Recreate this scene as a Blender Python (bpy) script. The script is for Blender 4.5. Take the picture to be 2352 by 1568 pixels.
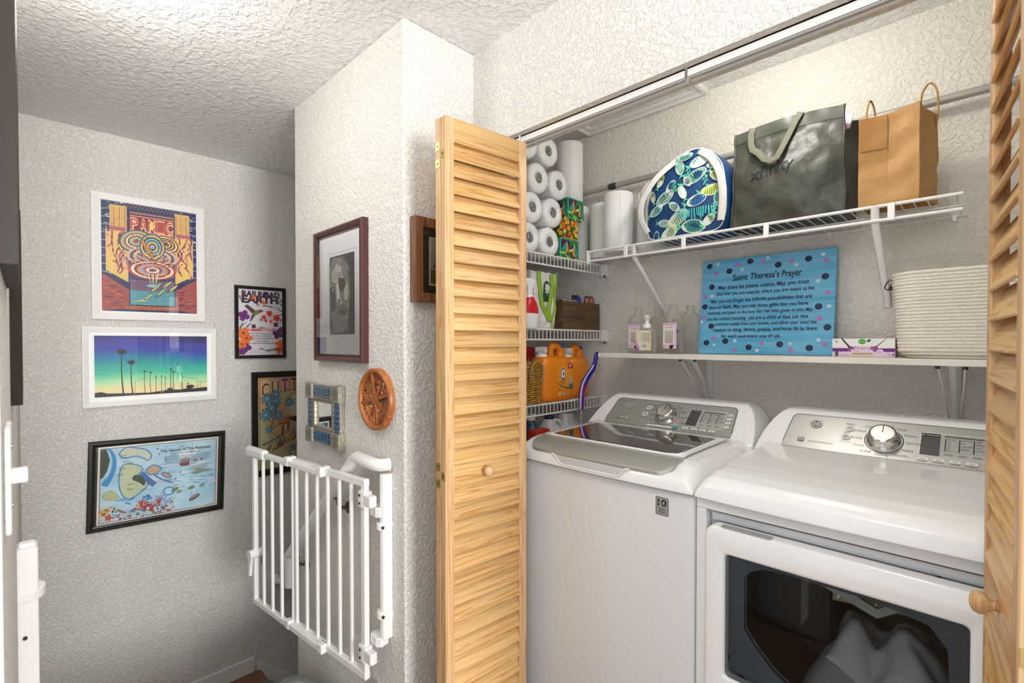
import bpy, math, random
from mathutils import Vector, Matrix, noise
from math import sin, cos, pi, radians, sqrt
random.seed(7)
for o in list(bpy.data.objects): bpy.data.objects.remove(o)
S = bpy.context.scene
COL = S.collection
# ------------------------------------------------------------------ camera, world, lamps, exposure
cd = bpy.data.cameras.new('camera'); cam = bpy.data.objects.new('camera', cd); COL.objects.link(cam)
cam.location = (0, 0, 1.35); cam.rotation_euler = (radians(89.2), 0, radians(44.8))
cd.sensor_width = 36; cd.lens = 1130/2352*36; cd.shift_y = 0.00757; cd.clip_start = .01
cd.dof.use_dof = True; cd.dof.focus_distance = 2.0; cd.dof.aperture_fstop = 6.3
S.camera = cam
S.view_settings.view_transform = 'Standard'; S.view_settings.look = 'None'
S.view_settings.gamma = 1; S.view_settings.use_curve_mapping = False
S.view_settings.exposure = 0.0
W = bpy.data.worlds.new('world'); S.world = W; W.use_nodes = True
W.node_tree.nodes['Background'].inputs[0].default_value = (.91, .97, 1.03, 1)
W.node_tree.nodes['Background'].inputs[1].default_value = 1.6      # light from the open rooms behind the photographer
def lamp(name, loc, power, color, radius):
    d = bpy.data.lights.new(name, 'POINT'); d.energy = power; d.color = color; d.shadow_soft_size = radius
    o = bpy.data.objects.new(name, d); COL.objects.link(o); o.location = loc; return o
lamp('stair_lamp_light', (-1.72, .16, 2.20), 8.8, (1, .985, .955), .12)
lamp('hall_lamp_light', (-.32, .25, 2.20), 9, (1, .99, .97), .12)
lamp('closet_lamp_light', (-.55, 1.60, 2.28), 7.8, (1, .97, .91), .05)
dl = bpy.data.lights.new('added_hall_fill', 'AREA'); dl.shape = 'RECTANGLE'; dl.size = 1.6; dl.size_y = 1.5; dl.energy = 250; dl.color = (1, .99, .97)  # added fill light that brightens the far stair wall; its window is invented
wl = bpy.data.objects.new('added_hall_fill', dl); COL.objects.link(wl); wl.location = (4.45, 0, 1.4); wl.rotation_euler = (0, pi/2, 0)
# ------------------------------------------------------------------ colour and materials
def hexc(h, a=1):
    h = h.lstrip('#'); r = []
    for i in (0, 2, 4):
        c = int(h[i:i+2], 16)/255
        r.append(c/12.92 if c <= .04045 else ((c+.055)/1.055)**2.4)
    return (r[0], r[1], r[2], a)
MATS = {}
class Nd:
    def __init__(s, name):
        s.m = bpy.data.materials.new(name); s.m.use_nodes = True; s.t = s.m.node_tree
        s.b = s.t.nodes['Principled BSDF']; s.out = s.t.nodes['Material Output']
    def n(s, typ, **kw):
        n = s.t.nodes.new(typ)
        for k, v in kw.items():
            if k.startswith('i_'):
                key = k[2:]
                key = int(key) if key.isdigit() else key.replace('_', ' ')
                n.inputs[key].default_value = v
            else: setattr(n, k, v)
        return n
    def l(s, a, b): s.t.links.new(a, b)
    def coords(s, scale=(1, 1, 1), rot=(0, 0, 0)):
        tc = s.n('ShaderNodeTexCoord'); mp = s.n('ShaderNodeMapping')
        mp.inputs['Scale'].default_value = scale; mp.inputs['Rotation'].default_value = rot
        s.l(tc.outputs['Object'], mp.inputs['Vector']); return mp.outputs['Vector']
    def ramp(s, fac, stops):
        r = s.n('ShaderNodeValToRGB'); e = r.color_ramp.elements
        while len(e) < len(stops): e.new(.5)
        for x, (p, c) in zip(e, stops): x.position = p; x.color = c
        s.l(fac, r.inputs[0]); return r.outputs[0]
    def bump(s, h, strength, dist):
        b = s.n('ShaderNodeBump', i_Strength=strength, i_Distance=dist); s.l(h, b.inputs['Height'])
        s.l(b.outputs[0], s.b.inputs['Normal'])
def pbr(name, col, rough=.5, metal=0, spec=.5, coat=0, noise_bump=None, vary=None):
    if name in MATS: return MATS[name]
    d = Nd(name); b = d.b
    b.inputs['Base Color'].default_value = hexc(col) if isinstance(col, str) else col
    b.inputs['Roughness'].default_value = rough; b.inputs['Metallic'].default_value = metal
    b.inputs['Specular IOR Level'].default_value = spec; b.inputs['Coat Weight'].default_value = coat
    if noise_bump:
        sc, st, ds = noise_bump
        t = d.n('ShaderNodeTexNoise', i_Scale=sc, i_Detail=3.0); d.l(d.coords(), t.inputs['Vector'])
        d.bump(t.outputs[0], st, ds)
    if vary:
        sc, c2 = vary
        t = d.n('ShaderNodeTexNoise', i_Scale=sc, i_Detail=4.0); d.l(d.coords(), t.inputs['Vector'])
        d.l(d.ramp(t.outputs[0], [(.35, hexc(col)), (.65, hexc(c2))]), b.inputs['Base Color'])
    MATS[name] = d.m; return d.m
def wall_mat(name, col, scale, strength, dist, knock=False):
    d = Nd(name); d.b.inputs['Base Color'].default_value = hexc(col); d.b.inputs['Roughness'].default_value = .62
    d.b.inputs['Specular IOR Level'].default_value = .3
    v = d.coords()
    a = d.n('ShaderNodeTexNoise', i_Scale=scale, i_Detail=3.0, i_Roughness=.55, i_Distortion=.6); d.l(v, a.inputs['Vector'])
    h = d.ramp(a.outputs[0], [(.42, (0, 0, 0, 1)), (.60, (1, 1, 1, 1))])
    if knock:
        k = d.n('ShaderNodeTexNoise', i_Scale=scale*2.6, i_Detail=2.0); d.l(v, k.inputs['Vector'])
        mx = d.n('ShaderNodeMath', operation='MULTIPLY_ADD', i_1=.35); d.l(k.outputs[0], mx.inputs[0]); d.l(h, mx.inputs[2]); h = mx.outputs[0]
    d.bump(h, strength, dist); MATS[name] = d.m; return d.m
WALL = wall_mat('orange_peel_wall_paint', '#e9e6e0', 85, .8, .0036)
WALL2 = wall_mat('closet_wall_paint', '#ece7de', 68, .7, .0036)
CEIL = wall_mat('knockdown_ceiling_paint', '#f2f1ef', 42, .8, .005, True)
def wood(name, light, dark, axis='z', scale=1.0, rough=.42, rnd=True):
    d = Nd(name); s = {'x': (1.3, 48, 48), 'y': (48, 1.3, 48), 'z': (48, 48, 1.3)}[axis]
    s = tuple(q*scale for q in s)
    tc = d.n('ShaderNodeTexCoord'); oi = d.n('ShaderNodeObjectInfo')
    ad = d.n('ShaderNodeVectorMath', operation='MULTIPLY_ADD'); cb = d.n('ShaderNodeCombineXYZ')
    for i in range(3): d.l(oi.outputs['Random'], cb.inputs[i])
    d.l(cb.outputs[0], ad.inputs[0]); ad.inputs[1].default_value = (3.1, 7.7, 5.3); d.l(tc.outputs['Object'], ad.inputs[2])
    mp = d.n('ShaderNodeMapping'); mp.inputs['Scale'].default_value = s; d.l(ad.outputs[0], mp.inputs['Vector'])
    t = d.n('ShaderNodeTexNoise', i_Scale=1.0, i_Detail=2.5, i_Distortion=1.2); d.l(mp.outputs[0], t.inputs['Vector'])
    wv = d.n('ShaderNodeMath', operation='MULTIPLY', i_1=9.0); d.l(t.outputs[0], wv.inputs[0])
    fr = d.n('ShaderNodeMath', operation='PINGPONG', i_1=1.0); d.l(wv.outputs[0], fr.inputs[0])
    L, D = hexc(light), hexc(dark); M = tuple(L[i]*.7+D[i]*.3 for i in range(3))+(1,)
    c = d.ramp(fr.outputs[0], [(.0, L), (.62, M), (1, D)])
    hs = d.n('ShaderNodeHueSaturation')
    mr = d.n('ShaderNodeMapRange', i_3=.86, i_4=1.1); d.l(oi.outputs['Random'], mr.inputs[0])
    d.l(mr.outputs[0], hs.inputs['Value']); d.l(c, hs.inputs['Color'])
    d.l(hs.outputs[0], d.b.inputs['Base Color']); d.b.inputs['Roughness'].default_value = rough
    d.bump(fr.outputs[0], .12, .0006); MATS[name] = d.m; return d.m
PINE_X = wood('pine_slat_wood', '#d6b076', '#b98444', 'x')
PINE_Z = wood('pine_stile_wood', '#d3b083', '#b88757', 'z')
WALNUT = wood('walnut_frame_wood', '#8a5f3e', '#4c3021', 'z', 1.2)
CRATE = wood('stained_crate_wood', '#66502f', '#3a2c1c', 'y', .8, .6)
PLAQ = wood('plaque_wood', '#b06a35', '#8a4a22', 'z', .7, .4)
WHITE = pbr('white_paint', '#efedea', .38)
PLAST = pbr('white_plastic', '#f2f1ef', .3)
ENAM = pbr('appliance_enamel', '#f1f1f0', .16, coat=.3)
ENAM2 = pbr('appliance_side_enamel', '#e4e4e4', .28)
STEEL = pbr('brushed_console_metal', '#b6b6b0', .34, .55, noise_bump=None)
CHROME = pbr('chrome', '#d9d8d4', .12, 1)
ALU = pbr('aluminium_tube', '#b9b5ae', .38, .45)
BRASS = pbr('satin_brass', '#c4a86a', .35, .9)
BRONZE = pbr('bronze_bracket', '#5c503f', .4, .7)
BLACKP = pbr('black_frame_paint', '#1f1a18', .32, spec=.4)
ESP = pbr('espresso_frame_paint', '#2a1d17', .6, spec=.2)
DKPLAST = pbr('dark_plastic', '#33322f', .25)
WIRE = pbr('white_vinyl_wire', '#eceae6', .35)
PAPER = pbr('paper_towel', '#f4f3f1', .85, noise_bump=(70, .5, .002))
CARPET = pbr('tan_carpet', '#96735a', .95, noise_bump=(160, 1, .006), vary=(220, '#75553f'))
def plastic_wrap():
    d = Nd('wrinkled_clear_wrap'); d.b.inputs['Base Color'].default_value = hexc('#f3f3f2'); d.b.inputs['Roughness'].default_value = .22
    t = d.n('ShaderNodeTexNoise', i_Scale=38.0, i_Detail=4.0, i_Distortion=2.5); d.l(d.coords((1, 1, 1)), t.inputs['Vector'])
    d.bump(t.outputs[0], .7, .006); return d.m
WRAP = plastic_wrap()
def attr_mat(name, rough=.5, coat=0, metal=0, bump=None):
    d = Nd(name); a = d.n('ShaderNodeAttribute', attribute_name='Col'); d.l(a.outputs['Color'], d.b.inputs['Base Color'])
    d.b.inputs['Roughness'].default_value = rough; d.b.inputs['Coat Weight'].default_value = coat; d.b.inputs['Metallic'].default_value = metal
    if bump:
        t = d.n('ShaderNodeTexNoise', i_Scale=bump[0], i_Detail=3.0); d.l(d.coords(), t.inputs['Vector']); d.bump(t.outputs[0], bump[1], bump[2])
    return d.m
PRINT = attr_mat('printed_ink', .55)
PRINTG = attr_mat('glossy_printed_ink', .22)
CLOTHP = attr_mat('printed_cloth', .5, bump=(60, .25, .004))
def glass_mat(name, tint=(1, 1, 1, 1), refl=1.0, ior=1.45):
    d = Nd(name); d.t.nodes.remove(d.b)
    tr = d.n('ShaderNodeBsdfTransparent'); tr.inputs[0].default_value = tint
    gl = d.n('ShaderNodeBsdfGlossy'); gl.inputs['Roughness'].default_value = .01; gl.inputs[0].default_value = (refl,)*3+(1,)
    fr = d.n('ShaderNodeFresnel', i_IOR=ior); mx = d.n('ShaderNodeMixShader')
    d.l(fr.outputs[0], mx.inputs[0]); d.l(tr.outputs[0], mx.inputs[1]); d.l(gl.outputs[0], mx.inputs[2]); d.l(mx.outputs[0], d.out.inputs[0])
    return d.m
GLASS = glass_mat('picture_glass')
def clear_plastic():
    d = Nd('clear_bottle_plastic'); tr = d.n('ShaderNodeBsdfTransparent'); tr.inputs[0].default_value = (.95, .95, .93, 1)
    d.b.inputs['Base Color'].default_value = hexc('#c9c6bd'); d.b.inputs['Roughness'].default_value = .08
    lw = d.n('ShaderNodeLayerWeight', i_Blend=.38); mr = d.n('ShaderNodeMapRange', i_3=.10, i_4=.75); d.l(lw.outputs['Facing'], mr.inputs[0])
    mx = d.n('ShaderNodeMixShader'); d.l(mr.outputs[0], mx.inputs[0]); d.l(tr.outputs[0], mx.inputs[1]); d.l(d.b.outputs[0], mx.inputs[2]); d.l(mx.outputs[0], d.out.inputs[0]); return d.m
CLEARP = clear_plastic()
DARKG = glass_mat('tinted_door_glass', (.86, .87, .87, 1), .5, 1.35)
LIDG = pbr('smoked_lid_glass', '#33332f', .035, 0, .8, coat=1.0)
MIRROR = pbr('mirror_silver', '#e6e6e4', .02, 1)
# ------------------------------------------------------------------ mesh builder
class MB:
    def __init__(s): s.v = []; s.f = []; s.sm = []; s.c = []
    def add(s, vs, fs, smooth=False, col=None):
        b = len(s.v); s.v += [tuple(p) for p in vs]
        for f in fs: s.f.append(tuple(i+b for i in f)); s.sm.append(smooth); s.c.append(col)
        return s
    def box(s, x0, x1, y0, y1, z0, z1, T=None, col=None):
        vs = [Vector((x, y, z)) for z in (z0, z1) for y in (y0, y1) for x in (x0, x1)]
        if T: vs = [T @ p for p in vs]
        return s.add(vs, [(0, 2, 3, 1), (4, 5, 7, 6), (0, 1, 5, 4), (2, 6, 7, 3), (0, 4, 6, 2), (1, 3, 7, 5)], False, col)
    def rings(s, rings, closed=True, caps=True, smooth=True, loop=False, col=None):
        n = len(rings[0]); vs = [p for r in rings for p in r]; fs = []; m = len(rings)
        for i in range(m if loop else m-1):
            a, b = i*n, ((i+1) % m)*n
            for j in range(n if closed else n-1):
                k = (j+1) % n; fs.append((a+j, a+k, b+k, b+j))
        s.add(vs, fs, smooth, col)
        if caps and not loop:
            s.add(rings[0], [tuple(range(n))[::-1]], False, col); s.add(rings[-1], [tuple(range(n))], False, col)
        return s
    def cyl(s, p0, p1, r, n=14, r2=None, caps=True, col=None):
        return s.tube([p0, p1], [r, r if r2 is None else r2], n, caps=caps, col=col)
    def tube(s, path, r, n=8, closed=False, caps=True, flat=None, up=(0, 0, 1), col=None, smooth=True):
        P = [Vector(p) for p in path]; m = len(P); rr = r if isinstance(r, (list, tuple)) else [r]*m; rings = []
        nrm = None
        for i in range(m):
            a = P[i-1] if (i or closed) else P[i]; b = P[(i+1) % m] if (i < m-1 or closed) else P[i]
            t = (b-a).normalized()
            if nrm is None:
                u = Vector(up); nrm = u-t*u.dot(t)
                if nrm.length < 1e-4: nrm = Vector((1, 0, 0))-t*t.x
            else: nrm = nrm-t*nrm.dot(t)
            nrm.normalize(); bi = t.cross(nrm); ring = []
            for j in range(n):
                q = 2*pi*j/n
                fx, fy = (rr[i], rr[i]) if not flat else (flat[0], flat[1])
                ring.append(P[i]+nrm*cos(q)*fx+bi*sin(q)*fy)
            rings.append(ring)
        return s.rings(rings, True, caps, smooth, closed, col)
    def lathe(s, prof, c=(0, 0, 0), n=20, axis='z', caps=True, col=None):
        rings = []
        for r, h in prof:
            ring = []
            for j in range(n):
                q = 2*pi*j/n; a, b = r*cos(q), r*sin(q)
                p = {'z': (a, b, h), 'x': (h, a, b), 'y': (b, h, a)}[axis]
                ring.append((p[0]+c[0], p[1]+c[1], p[2]+c[2]))
            rings.append(ring)
        return s.rings(rings, True, caps, True, False, col)
    def loft(s, secs, n=28, caps=True, jitter=0, col=None, T=None):     # sections (z, cx, cy, rx, ry, exponent)
        rings = []
        for z, cx, cy, rx, ry, e in secs:
            ring = []
            for j in range(n):
                q = 2*pi*j/n+pi/n; c_, s_ = cos(q), sin(q)
                x = cx+rx*math.copysign(abs(c_)**(2/e), c_); y = cy+ry*math.copysign(abs(s_)**(2/e), s_)
                p = Vector((x, y, z))
                if jitter: p += Vector((noise.noise(p*14), noise.noise(p*14+Vector((9, 0, 0))), 0))*jitter
                ring.append(T @ p if T else p)
            rings.append(ring)
        return s.rings(rings, True, caps, True, False, col)
    def grid(s, fn, nu, nv, smooth=True, col=None):
        vs = [fn(i/nu, j/nv) for j in range(nv+1) for i in range(nu+1)]
        fs = [(j*(nu+1)+i, j*(nu+1)+i+1, (j+1)*(nu+1)+i+1, (j+1)*(nu+1)+i) for j in range(nv) for i in range(nu)]
        return s.add(vs, fs, smooth, col)
    def prism(s, poly, mp, h0, h1, col=None, smooth=False):
        n = len(poly); a = [mp(u, v, h0) for u, v in poly]; b = [mp(u, v, h1) for u, v in poly]
        fs = [tuple(range(n))[::-1], tuple(range(n, 2*n))]+[(i, (i+1) % n, n+(i+1) % n, n+i) for i in range(n)]
        return s.add(a+b, fs, smooth, col)
    def mesh(s, name):
        me = bpy.data.meshes.new(name); me.from_pydata([tuple(p) for p in s.v], [], s.f)
        me.polygons.foreach_set('use_smooth', s.sm)
        if any(c is not None for c in s.c):
            at = me.color_attributes.new('Col', 'FLOAT_COLOR', 'CORNER'); buf = []
            for f, c in zip(s.f, s.c): buf += list(c or (1, 1, 1, 1))*len(f)
            at.data.foreach_set('color', buf)
        me.validate(); return me
    def build(s, name, mat, parent=None, bevel=0, seg=2, sub=0, solid=0):
        return link(name, s.mesh(name), mat, parent, bevel, seg, sub, solid)
def link(name, me, mat, parent=None, bevel=0, seg=2, sub=0, solid=0):
    if mat and not me.materials: me.materials.append(mat)
    o = bpy.data.objects.new(name, me); COL.objects.link(o)
    if solid:
        m = o.modifiers.new('solid', 'SOLIDIFY'); m.thickness = solid; m.offset = 0
    if bevel:
        m = o.modifiers.new('bevel', 'BEVEL'); m.width = bevel; m.segments = seg; m.limit_method = 'ANGLE'; m.angle_limit = radians(40)
        m.harden_normals = False
    if sub:
        m = o.modifiers.new('sub', 'SUBSURF'); m.levels = sub; m.render_levels = sub
    if parent is not None: par(o, parent)
    return o
def par(o, p):
    o.parent = p; bpy.context.view_layer.update() if False else None
    w = Matrix.Translation(p.location) if p.get('_e') else Matrix.Identity(4)
    o.matrix_parent_inverse = w.inverted()
    return o
def thing(name, label, cat, loc, group=None):
    o = bpy.data.objects.new(name, None); COL.objects.link(o); o.location = loc; o.empty_display_size = .05; o['_e'] = 1
    return tag(o, label, cat, group)
def tag(o, label, cat, group=None):
    o['label'] = label; o['category'] = cat
    if group: o['group'] = group
    return o
def struct(o): o['kind'] = 'structure'; return o
# ------------------------------------------------------------------ flat print: coloured ink polygons on a mapped surface
_TX = {}
def text_geo(body, bold=0):
    k = (body, bold)
    if k not in _TX:
        c = bpy.data.curves.new('t', 'FONT'); c.body = body; c.size = 1; c.offset = bold; c.resolution_u = 3
        o = bpy.data.objects.new('t', c); me = o.to_mesh()
        vs = [(v.co.x, v.co.y) for v in me.vertices]; fs = [tuple(p.vertices) for p in me.polygons]
        o.to_mesh_clear(); bpy.data.objects.remove(o); bpy.data.curves.remove(c)
        _TX[k] = (vs, fs)
    return _TX[k]
class Art:
    def __init__(s, mp, dw=1e-5, w0=0): s.m = mp; s.w = w0; s.dw = dw; s.mb = MB()
    def _put(s, vs, fs, col):
        s.w += s.dw; s.mb.add([s.m(u, v, s.w) for u, v in vs], fs, False, hexc(col) if isinstance(col, str) else col)
    def poly(s, pts, col): s._put(pts, [tuple(range(len(pts)))], col)
    def rect(s, u0, v0, u1, v1, col): s.poly([(u0, v0), (u1, v0), (u1, v1), (u0, v1)], col)
    def grid(s, u0, v0, u1, v1, nu, nv, cf):
        s.w += s.dw
        for i in range(nu):
            for j in range(nv):
                a, b = u0+(u1-u0)*i/nu, u0+(u1-u0)*(i+1)/nu; c, d = v0+(v1-v0)*j/nv, v0+(v1-v0)*(j+1)/nv
                s.mb.add([s.m(a, c, s.w), s.m(b, c, s.w), s.m(b, d, s.w), s.m(a, d, s.w)], [(0, 1, 2, 3)], False, cf((a+b)/2, (c+d)/2))
    def ell(s, cu, cv, ru, rv, col, n=18, rot=0, a0=0, a1=2*pi):
        P = []
        full = abs(a1-a0-2*pi) < 1e-6
        for i in range(n if full else n+1):
            q = a0+(a1-a0)*i/n; x, y = ru*cos(q), rv*sin(q); P.append((cu+x*cos(rot)-y*sin(rot), cv+x*sin(rot)+y*cos(rot)))
        if not full: P.append((cu, cv))
        s.poly(P, col)
    def line(s, pts, wd, col, w2=None, closed=False):
        n = len(pts); L = []; R = []
        for i, (x, y) in enumerate(pts):
            a = pts[i-1] if (i or closed) else pts[i]; b = pts[(i+1) % n] if (i < n-1 or closed) else pts[i]
            dx, dy = b[0]-a[0], b[1]-a[1]; d = sqrt(dx*dx+dy*dy) or 1; h = (wd if w2 is None else wd+(w2-wd)*i/max(1, n-1))/2
            L.append((x-dy/d*h, y+dx/d*h)); R.append((x+dy/d*h, y-dx/d*h))
        m = n if closed else n-1
        s._put(L+R, [(i, n+i, n+(i+1) % n, (i+1) % n) for i in range(m)], col)
    def curve(s, p0, p1, p2, wd, col, n=10, w2=None):
        s.line([((1-t)**2*p0[0]+2*t*(1-t)*p1[0]+t*t*p2[0], (1-t)**2*p0[1]+2*t*(1-t)*p1[1]+t*t*p2[1]) for t in [i/n for i in range(n+1)]], wd, col, w2)
    def text(s, body, u, v, h, col, width=None, align='c', bold=0, shear=0, rot=0, arc=None):
        vs, fs = text_geo(body, bold)
        if not vs: return
        x0 = min(p[0] for p in vs); x1 = max(p[0] for p in vs)
        sc = h/.72; sx = sc if width is None else width/(x1-x0)
        off = {'c': (x0+x1)/2, 'l': x0, 'r': x1}[align]
        out = []
        for x, y in vs:
            X = (x-off)*sx+y*sc*shear; Y = y*sc
            out.append((u+X*cos(rot)-Y*sin(rot), v+X*sin(rot)+Y*cos(rot)))
        s._put(out, fs, col)
    def lines(s, u0, u1, v, dv, n, h, col, seed=0):           # unreadably small running text
        r = random.Random(seed)
        for i in range(n):
            k = (u1-u0)*r.uniform(0, .16)/2; x = u0+k
            while x < u1-k:
                l = r.uniform(.05, .16)*(u1-u0); s.rect(x, v-i*dv, min(x+l, u1-k), v-i*dv+h, col); x += l+h*.6
    def flower(s, cu, cv, r, col, cen, n=6, rot=0, thin=.34):
        for i in range(n):
            q = rot+2*pi*i/n; s.ell(cu+cos(q)*r*.55, cv+sin(q)*r*.55, r*.5, r*thin, col, 10, q)
        s.ell(cu, cv, r*.2, r*.2, cen, 8)
    def build(s, name, mat, parent): return s.mb.build(name, mat, parent)
def plane_map(o, U, V, N):
    o, U, V, N = Vector(o), Vector(U).normalized(), Vector(V).normalized(), Vector(N).normalized()
    return lambda u, v, w=0: o+U*u+V*v+N*w
def rrect(u0, v0, u1, v1, r, n=5):
    P = []
    for cx, cy, a in ((u1-r, v0+r, -pi/2), (u1-r, v1-r, 0), (u0+r, v1-r, pi/2), (u0+r, v0+r, pi)):
        P += [(cx+r*cos(a+pi/2*i/n), cy+r*sin(a+pi/2*i/n)) for i in range(n+1)]
    return P
# ================================================================== the setting
def slab(name, x0, x1, y0, y1, z0, z1, mat, bevel=0):
    return struct(MB().box(x0, x1, y0, y1, z0, z1).build(name, mat, None, bevel, 3))
YF, YI, YB, XL, XFAR, CZ = 1.23, 1.355, 2.12, -1.742, -3.32, 2.44
slab('wall_closet_back', -1.742, .52, YB, YB+.1, 0, CZ, WALL2)
slab('wall_stair_corner', -2.345, -1.428, .922, YI, -2.9, CZ, WALL, .007)
slab('wall_closet_left', -2.345, XL, YI, 3.1, -2.9, CZ, WALL2)
b = MB(); b.box(-1.428, -1.275, YF, YI, 0, CZ); b.box(-1.275, .085, YF, YI, 2.075, CZ); b.box(.085, 1.3, YF, YI, 0, CZ)
struct(b.build('wall_closet_front', WALL))
slab('wall_closet_right', .42, .52, YI, YB, 0, CZ, WALL2)
slab('wall_far', XFAR-.1, XFAR, -.25, 3.1, -2.9, CZ, WALL)
slab('wall_stair_end', XFAR, -2.345, 3.0, 3.1, -2.9, CZ, WALL)
# the wall beside the photographer runs along the stair on the left
b = MB(); q = lambda X: -.0165-.0075*X
vs = [(-.66, q(-.66), -2.9), (XFAR, q(XFAR), -2.9), (XFAR, -.14, -2.9), (-.66, -.14, -2.9)]; vs += [(x, y, CZ) for x, y, z in vs]
b.add(vs, [(0, 1, 2, 3), (7, 6, 5, 4), (0, 4, 5, 1), (1, 5, 6, 2), (2, 6, 7, 3), (3, 7, 4, 0)])
struct(b.build('wall_hall_side', WALL))
slab('ceiling', XFAR-.1, 1.3, -.9, 3.1, CZ, CZ+.08, CEIL)
slab('floor', -1.62, 1.3, -.9, YB, -.1, 0, CARPET)
# stair: four risers down to a landing, then on down behind the corner
st = MB().box(XFAR, -2.43, q(-2.5), 1.07, -.9, -.72).build('floor_stairs', CARPET); struct(st)
for i in range(3):
    x1 = -1.62-.27*i; z = -.18*(i+1)
    par(MB().box(x1-.29, x1, q(x1), .922, z-.30, z).build('tread', CARPET, None, .012), st)
for i in range(6):
    y0 = 1.07+.25*i; z = -.72-.19*(i+1)
    par(MB().box(XFAR, -2.345, y0, y0+.27, z-.3, z).build('tread', CARPET, None, .012), st)
def base_poly(name, pts, mp, th):
    o = MB().prism(pts, mp, 0, th).build(name, WHITE, None, .004); return struct(o)
far = plane_map((XFAR, 0, 0), (0, 1, 0), (0, 0, 1), (1, 0, 0))
base_poly('baseboard_landing', [(0, -.72), (1.035, -.72), (1.035, -.625), (0, -.625)], far, .014)
base_poly('baseboard_stair', [(1.045, -.98), (1.10, -.98), (2.2, -1.9), (2.2, -1.70), (1.10, -.70), (1.05, -.66)], far, .014)
brk = plane_map((0, .922, 0), (1, 0, 0), (0, 0, 1), (0, -1, 0))
base_poly('baseboard_corner', [(-1.63, 0), (-1.43, 0), (-1.43, .112), (-1.60, .112), (-1.615, .098)], brk, .014)
# bifold track in the head of the opening: two lengths with a joint
for i, (a, c) in enumerate(((-1.268, -.602), (-.594, .08))):
    b = MB(); y0 = 1.256
    b.box(a, c, y0, y0+.003, 2.050, 2.075); b.box(a, c, y0+.027, y0+.030, 2.050, 2.075); b.box(a, c, y0, y0+.03, 2.071, 2.075)
    b.box(a, c, y0, y0+.009, 2.049, 2.052); b.box(a, c, y0+.021, y0+.030, 2.049, 2.052)
    struct(b.build('trim_%d' % (i+1), WHITE))
# attic hatch with a moulded frame in the closet ceiling
hx0, hx1, hy0, hy1 = -1.535, -.905, 1.50, 2.115
b = MB()
prof = [(0, 0), (0, .018), (.012, .02), (.024, .012), (.045, .010), (.055, .004), (.055, 0)]
loop = [(hx0, hy0, 1, 1), (hx1, hy0, -1, 1), (hx1, hy1, -1, -1), (hx0, hy1, 1, -1)]
rings = [[(x+sx*d, y+sy*d, CZ-h) for d, h in prof] for x, y, sx, sy in loop]
b.rings(rings, False, False, False, True)
h = struct(b.build('trim_3', WHITE)); h['label'] = 'moulded white frame of the attic hatch in the closet ceiling'
par(MB().box(hx0+.05, hx1-.05, hy0+.05, hy1-.05, CZ-.004, CZ-.001).build('hatch_panel', CEIL), h)
# ------------------------------------------------------------------ louvred bifold doors
def slat_mesh(L):
    b = MB(); y0, z0, y1, z1 = -.0105, .0285, .0115, -.0265; dx, dz = y1-y0, z1-z0; l = sqrt(dx*dx+dz*dz); nx, nz = -dz/l*.0032, dx/l*.0032
    pr = [(y0-nx, z0-nz), (y0+nx, z0+nz), (y1+nx, z1+nz), (y1+nx*.2, z1+nz*.2-.002), (y1-nx, z1-nz)]
    b.rings([[(0, y, z) for y, z in pr], [(L, y, z) for y, z in pr]], True, True, False)
    me = b.mesh('slat'); me.materials.append(PINE_X); return me
ZT, ZB = 2.035, .015
def door_panel(root, A, B, sgn, sl, knob=None, near_first=True):
    A = Vector(A+(0,)); B = Vector(B+(0,)); D = (B-A).normalized(); Wd = (B-A).length; N = Vector((D.y, -D.x, 0))*sgn; t = .0245
    C = A-N*(t/2)
    M = Matrix(((D.x, N.x, 0, C.x), (D.y, N.y, 0, C.y), (0, 0, 1, 0), (0, 0, 0, 1)))
    def part(name, bx, mat, bev=.0025):
        o = MB().box(*bx).build(name, mat, None, bev); put(o, M); return o
    def put(o, m):
        o.matrix_basis = m; o.parent = root; o.matrix_parent_inverse = Matrix.Translation(-root.location)
    sw = .033
    part('stile', (0, sw, -t/2, t/2, ZB, ZT), PINE_Z); part('stile', (Wd-sw, Wd, -t/2, t/2, ZB, ZT), PINE_Z)
    for nm, z0, z1 in (('top_rail', 1.962, ZT), ('lock_rail', .9057, .9715), ('bottom_rail', ZB, .115)):
        part(nm, (sw, Wd-sw, -t/2+.002, t/2-.002, z0, z1), PINE_X, .001)
    for z0, z1, n in ((.9715, 1.962, 19), (.115, .9057, 15)):
        p = (z1-z0)/n
        for i in range(n):
            o = bpy.data.objects.new('slat', sl); COL.objects.link(o); put(o, M @ Matrix.Translation((sw-.004, 0, z0+(i+.5)*p)))
    if knob is not None:
        kb = MB().lathe([(0, 0), (.0085, 0), (.008, .007), (.010, .011), (.0165, .017), (.018, .024), (.015, .031), (.008, .0345), (0, .035)], n=18, axis='y').build('knob', PINE_Z)
        put(kb, M @ Matrix.Translation((knob, t/2-.002, .9386)))
    return M, Wd
def hinges(root, M1, M2, dirx):
    for zc in (1.922, .94):
        for dz, mm, s in ((.026, M2, 0), (-.026, M2, 0), (0, M1, 1)):
            h = MB().box(-.0016, .0002, -.009, .009, zc+dz-.0125, zc+dz+.0125).build('hinge', BRASS); h.matrix_basis = mm; h.parent = root; h.matrix_parent_inverse = Matrix.Translation(-root.location)
            sc = MB().cyl((-.0024, 0, zc+dz), (-.001, 0, zc+dz), .003, 8).build('screw', DKPLAST); sc.matrix_basis = Matrix(); sc.parent = h
SL = slat_mesh(.272)
d1 = thing('door_1', 'pine louvred bifold door folded open at the left of the closet, seen face on', 'door', (-1.2, .91, 0)); struct(d1); del d1['category']
M1, _ = door_panel(d1, (-1.1915, .914), (-1.162, 1.242), 1, SL, .150)
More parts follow.
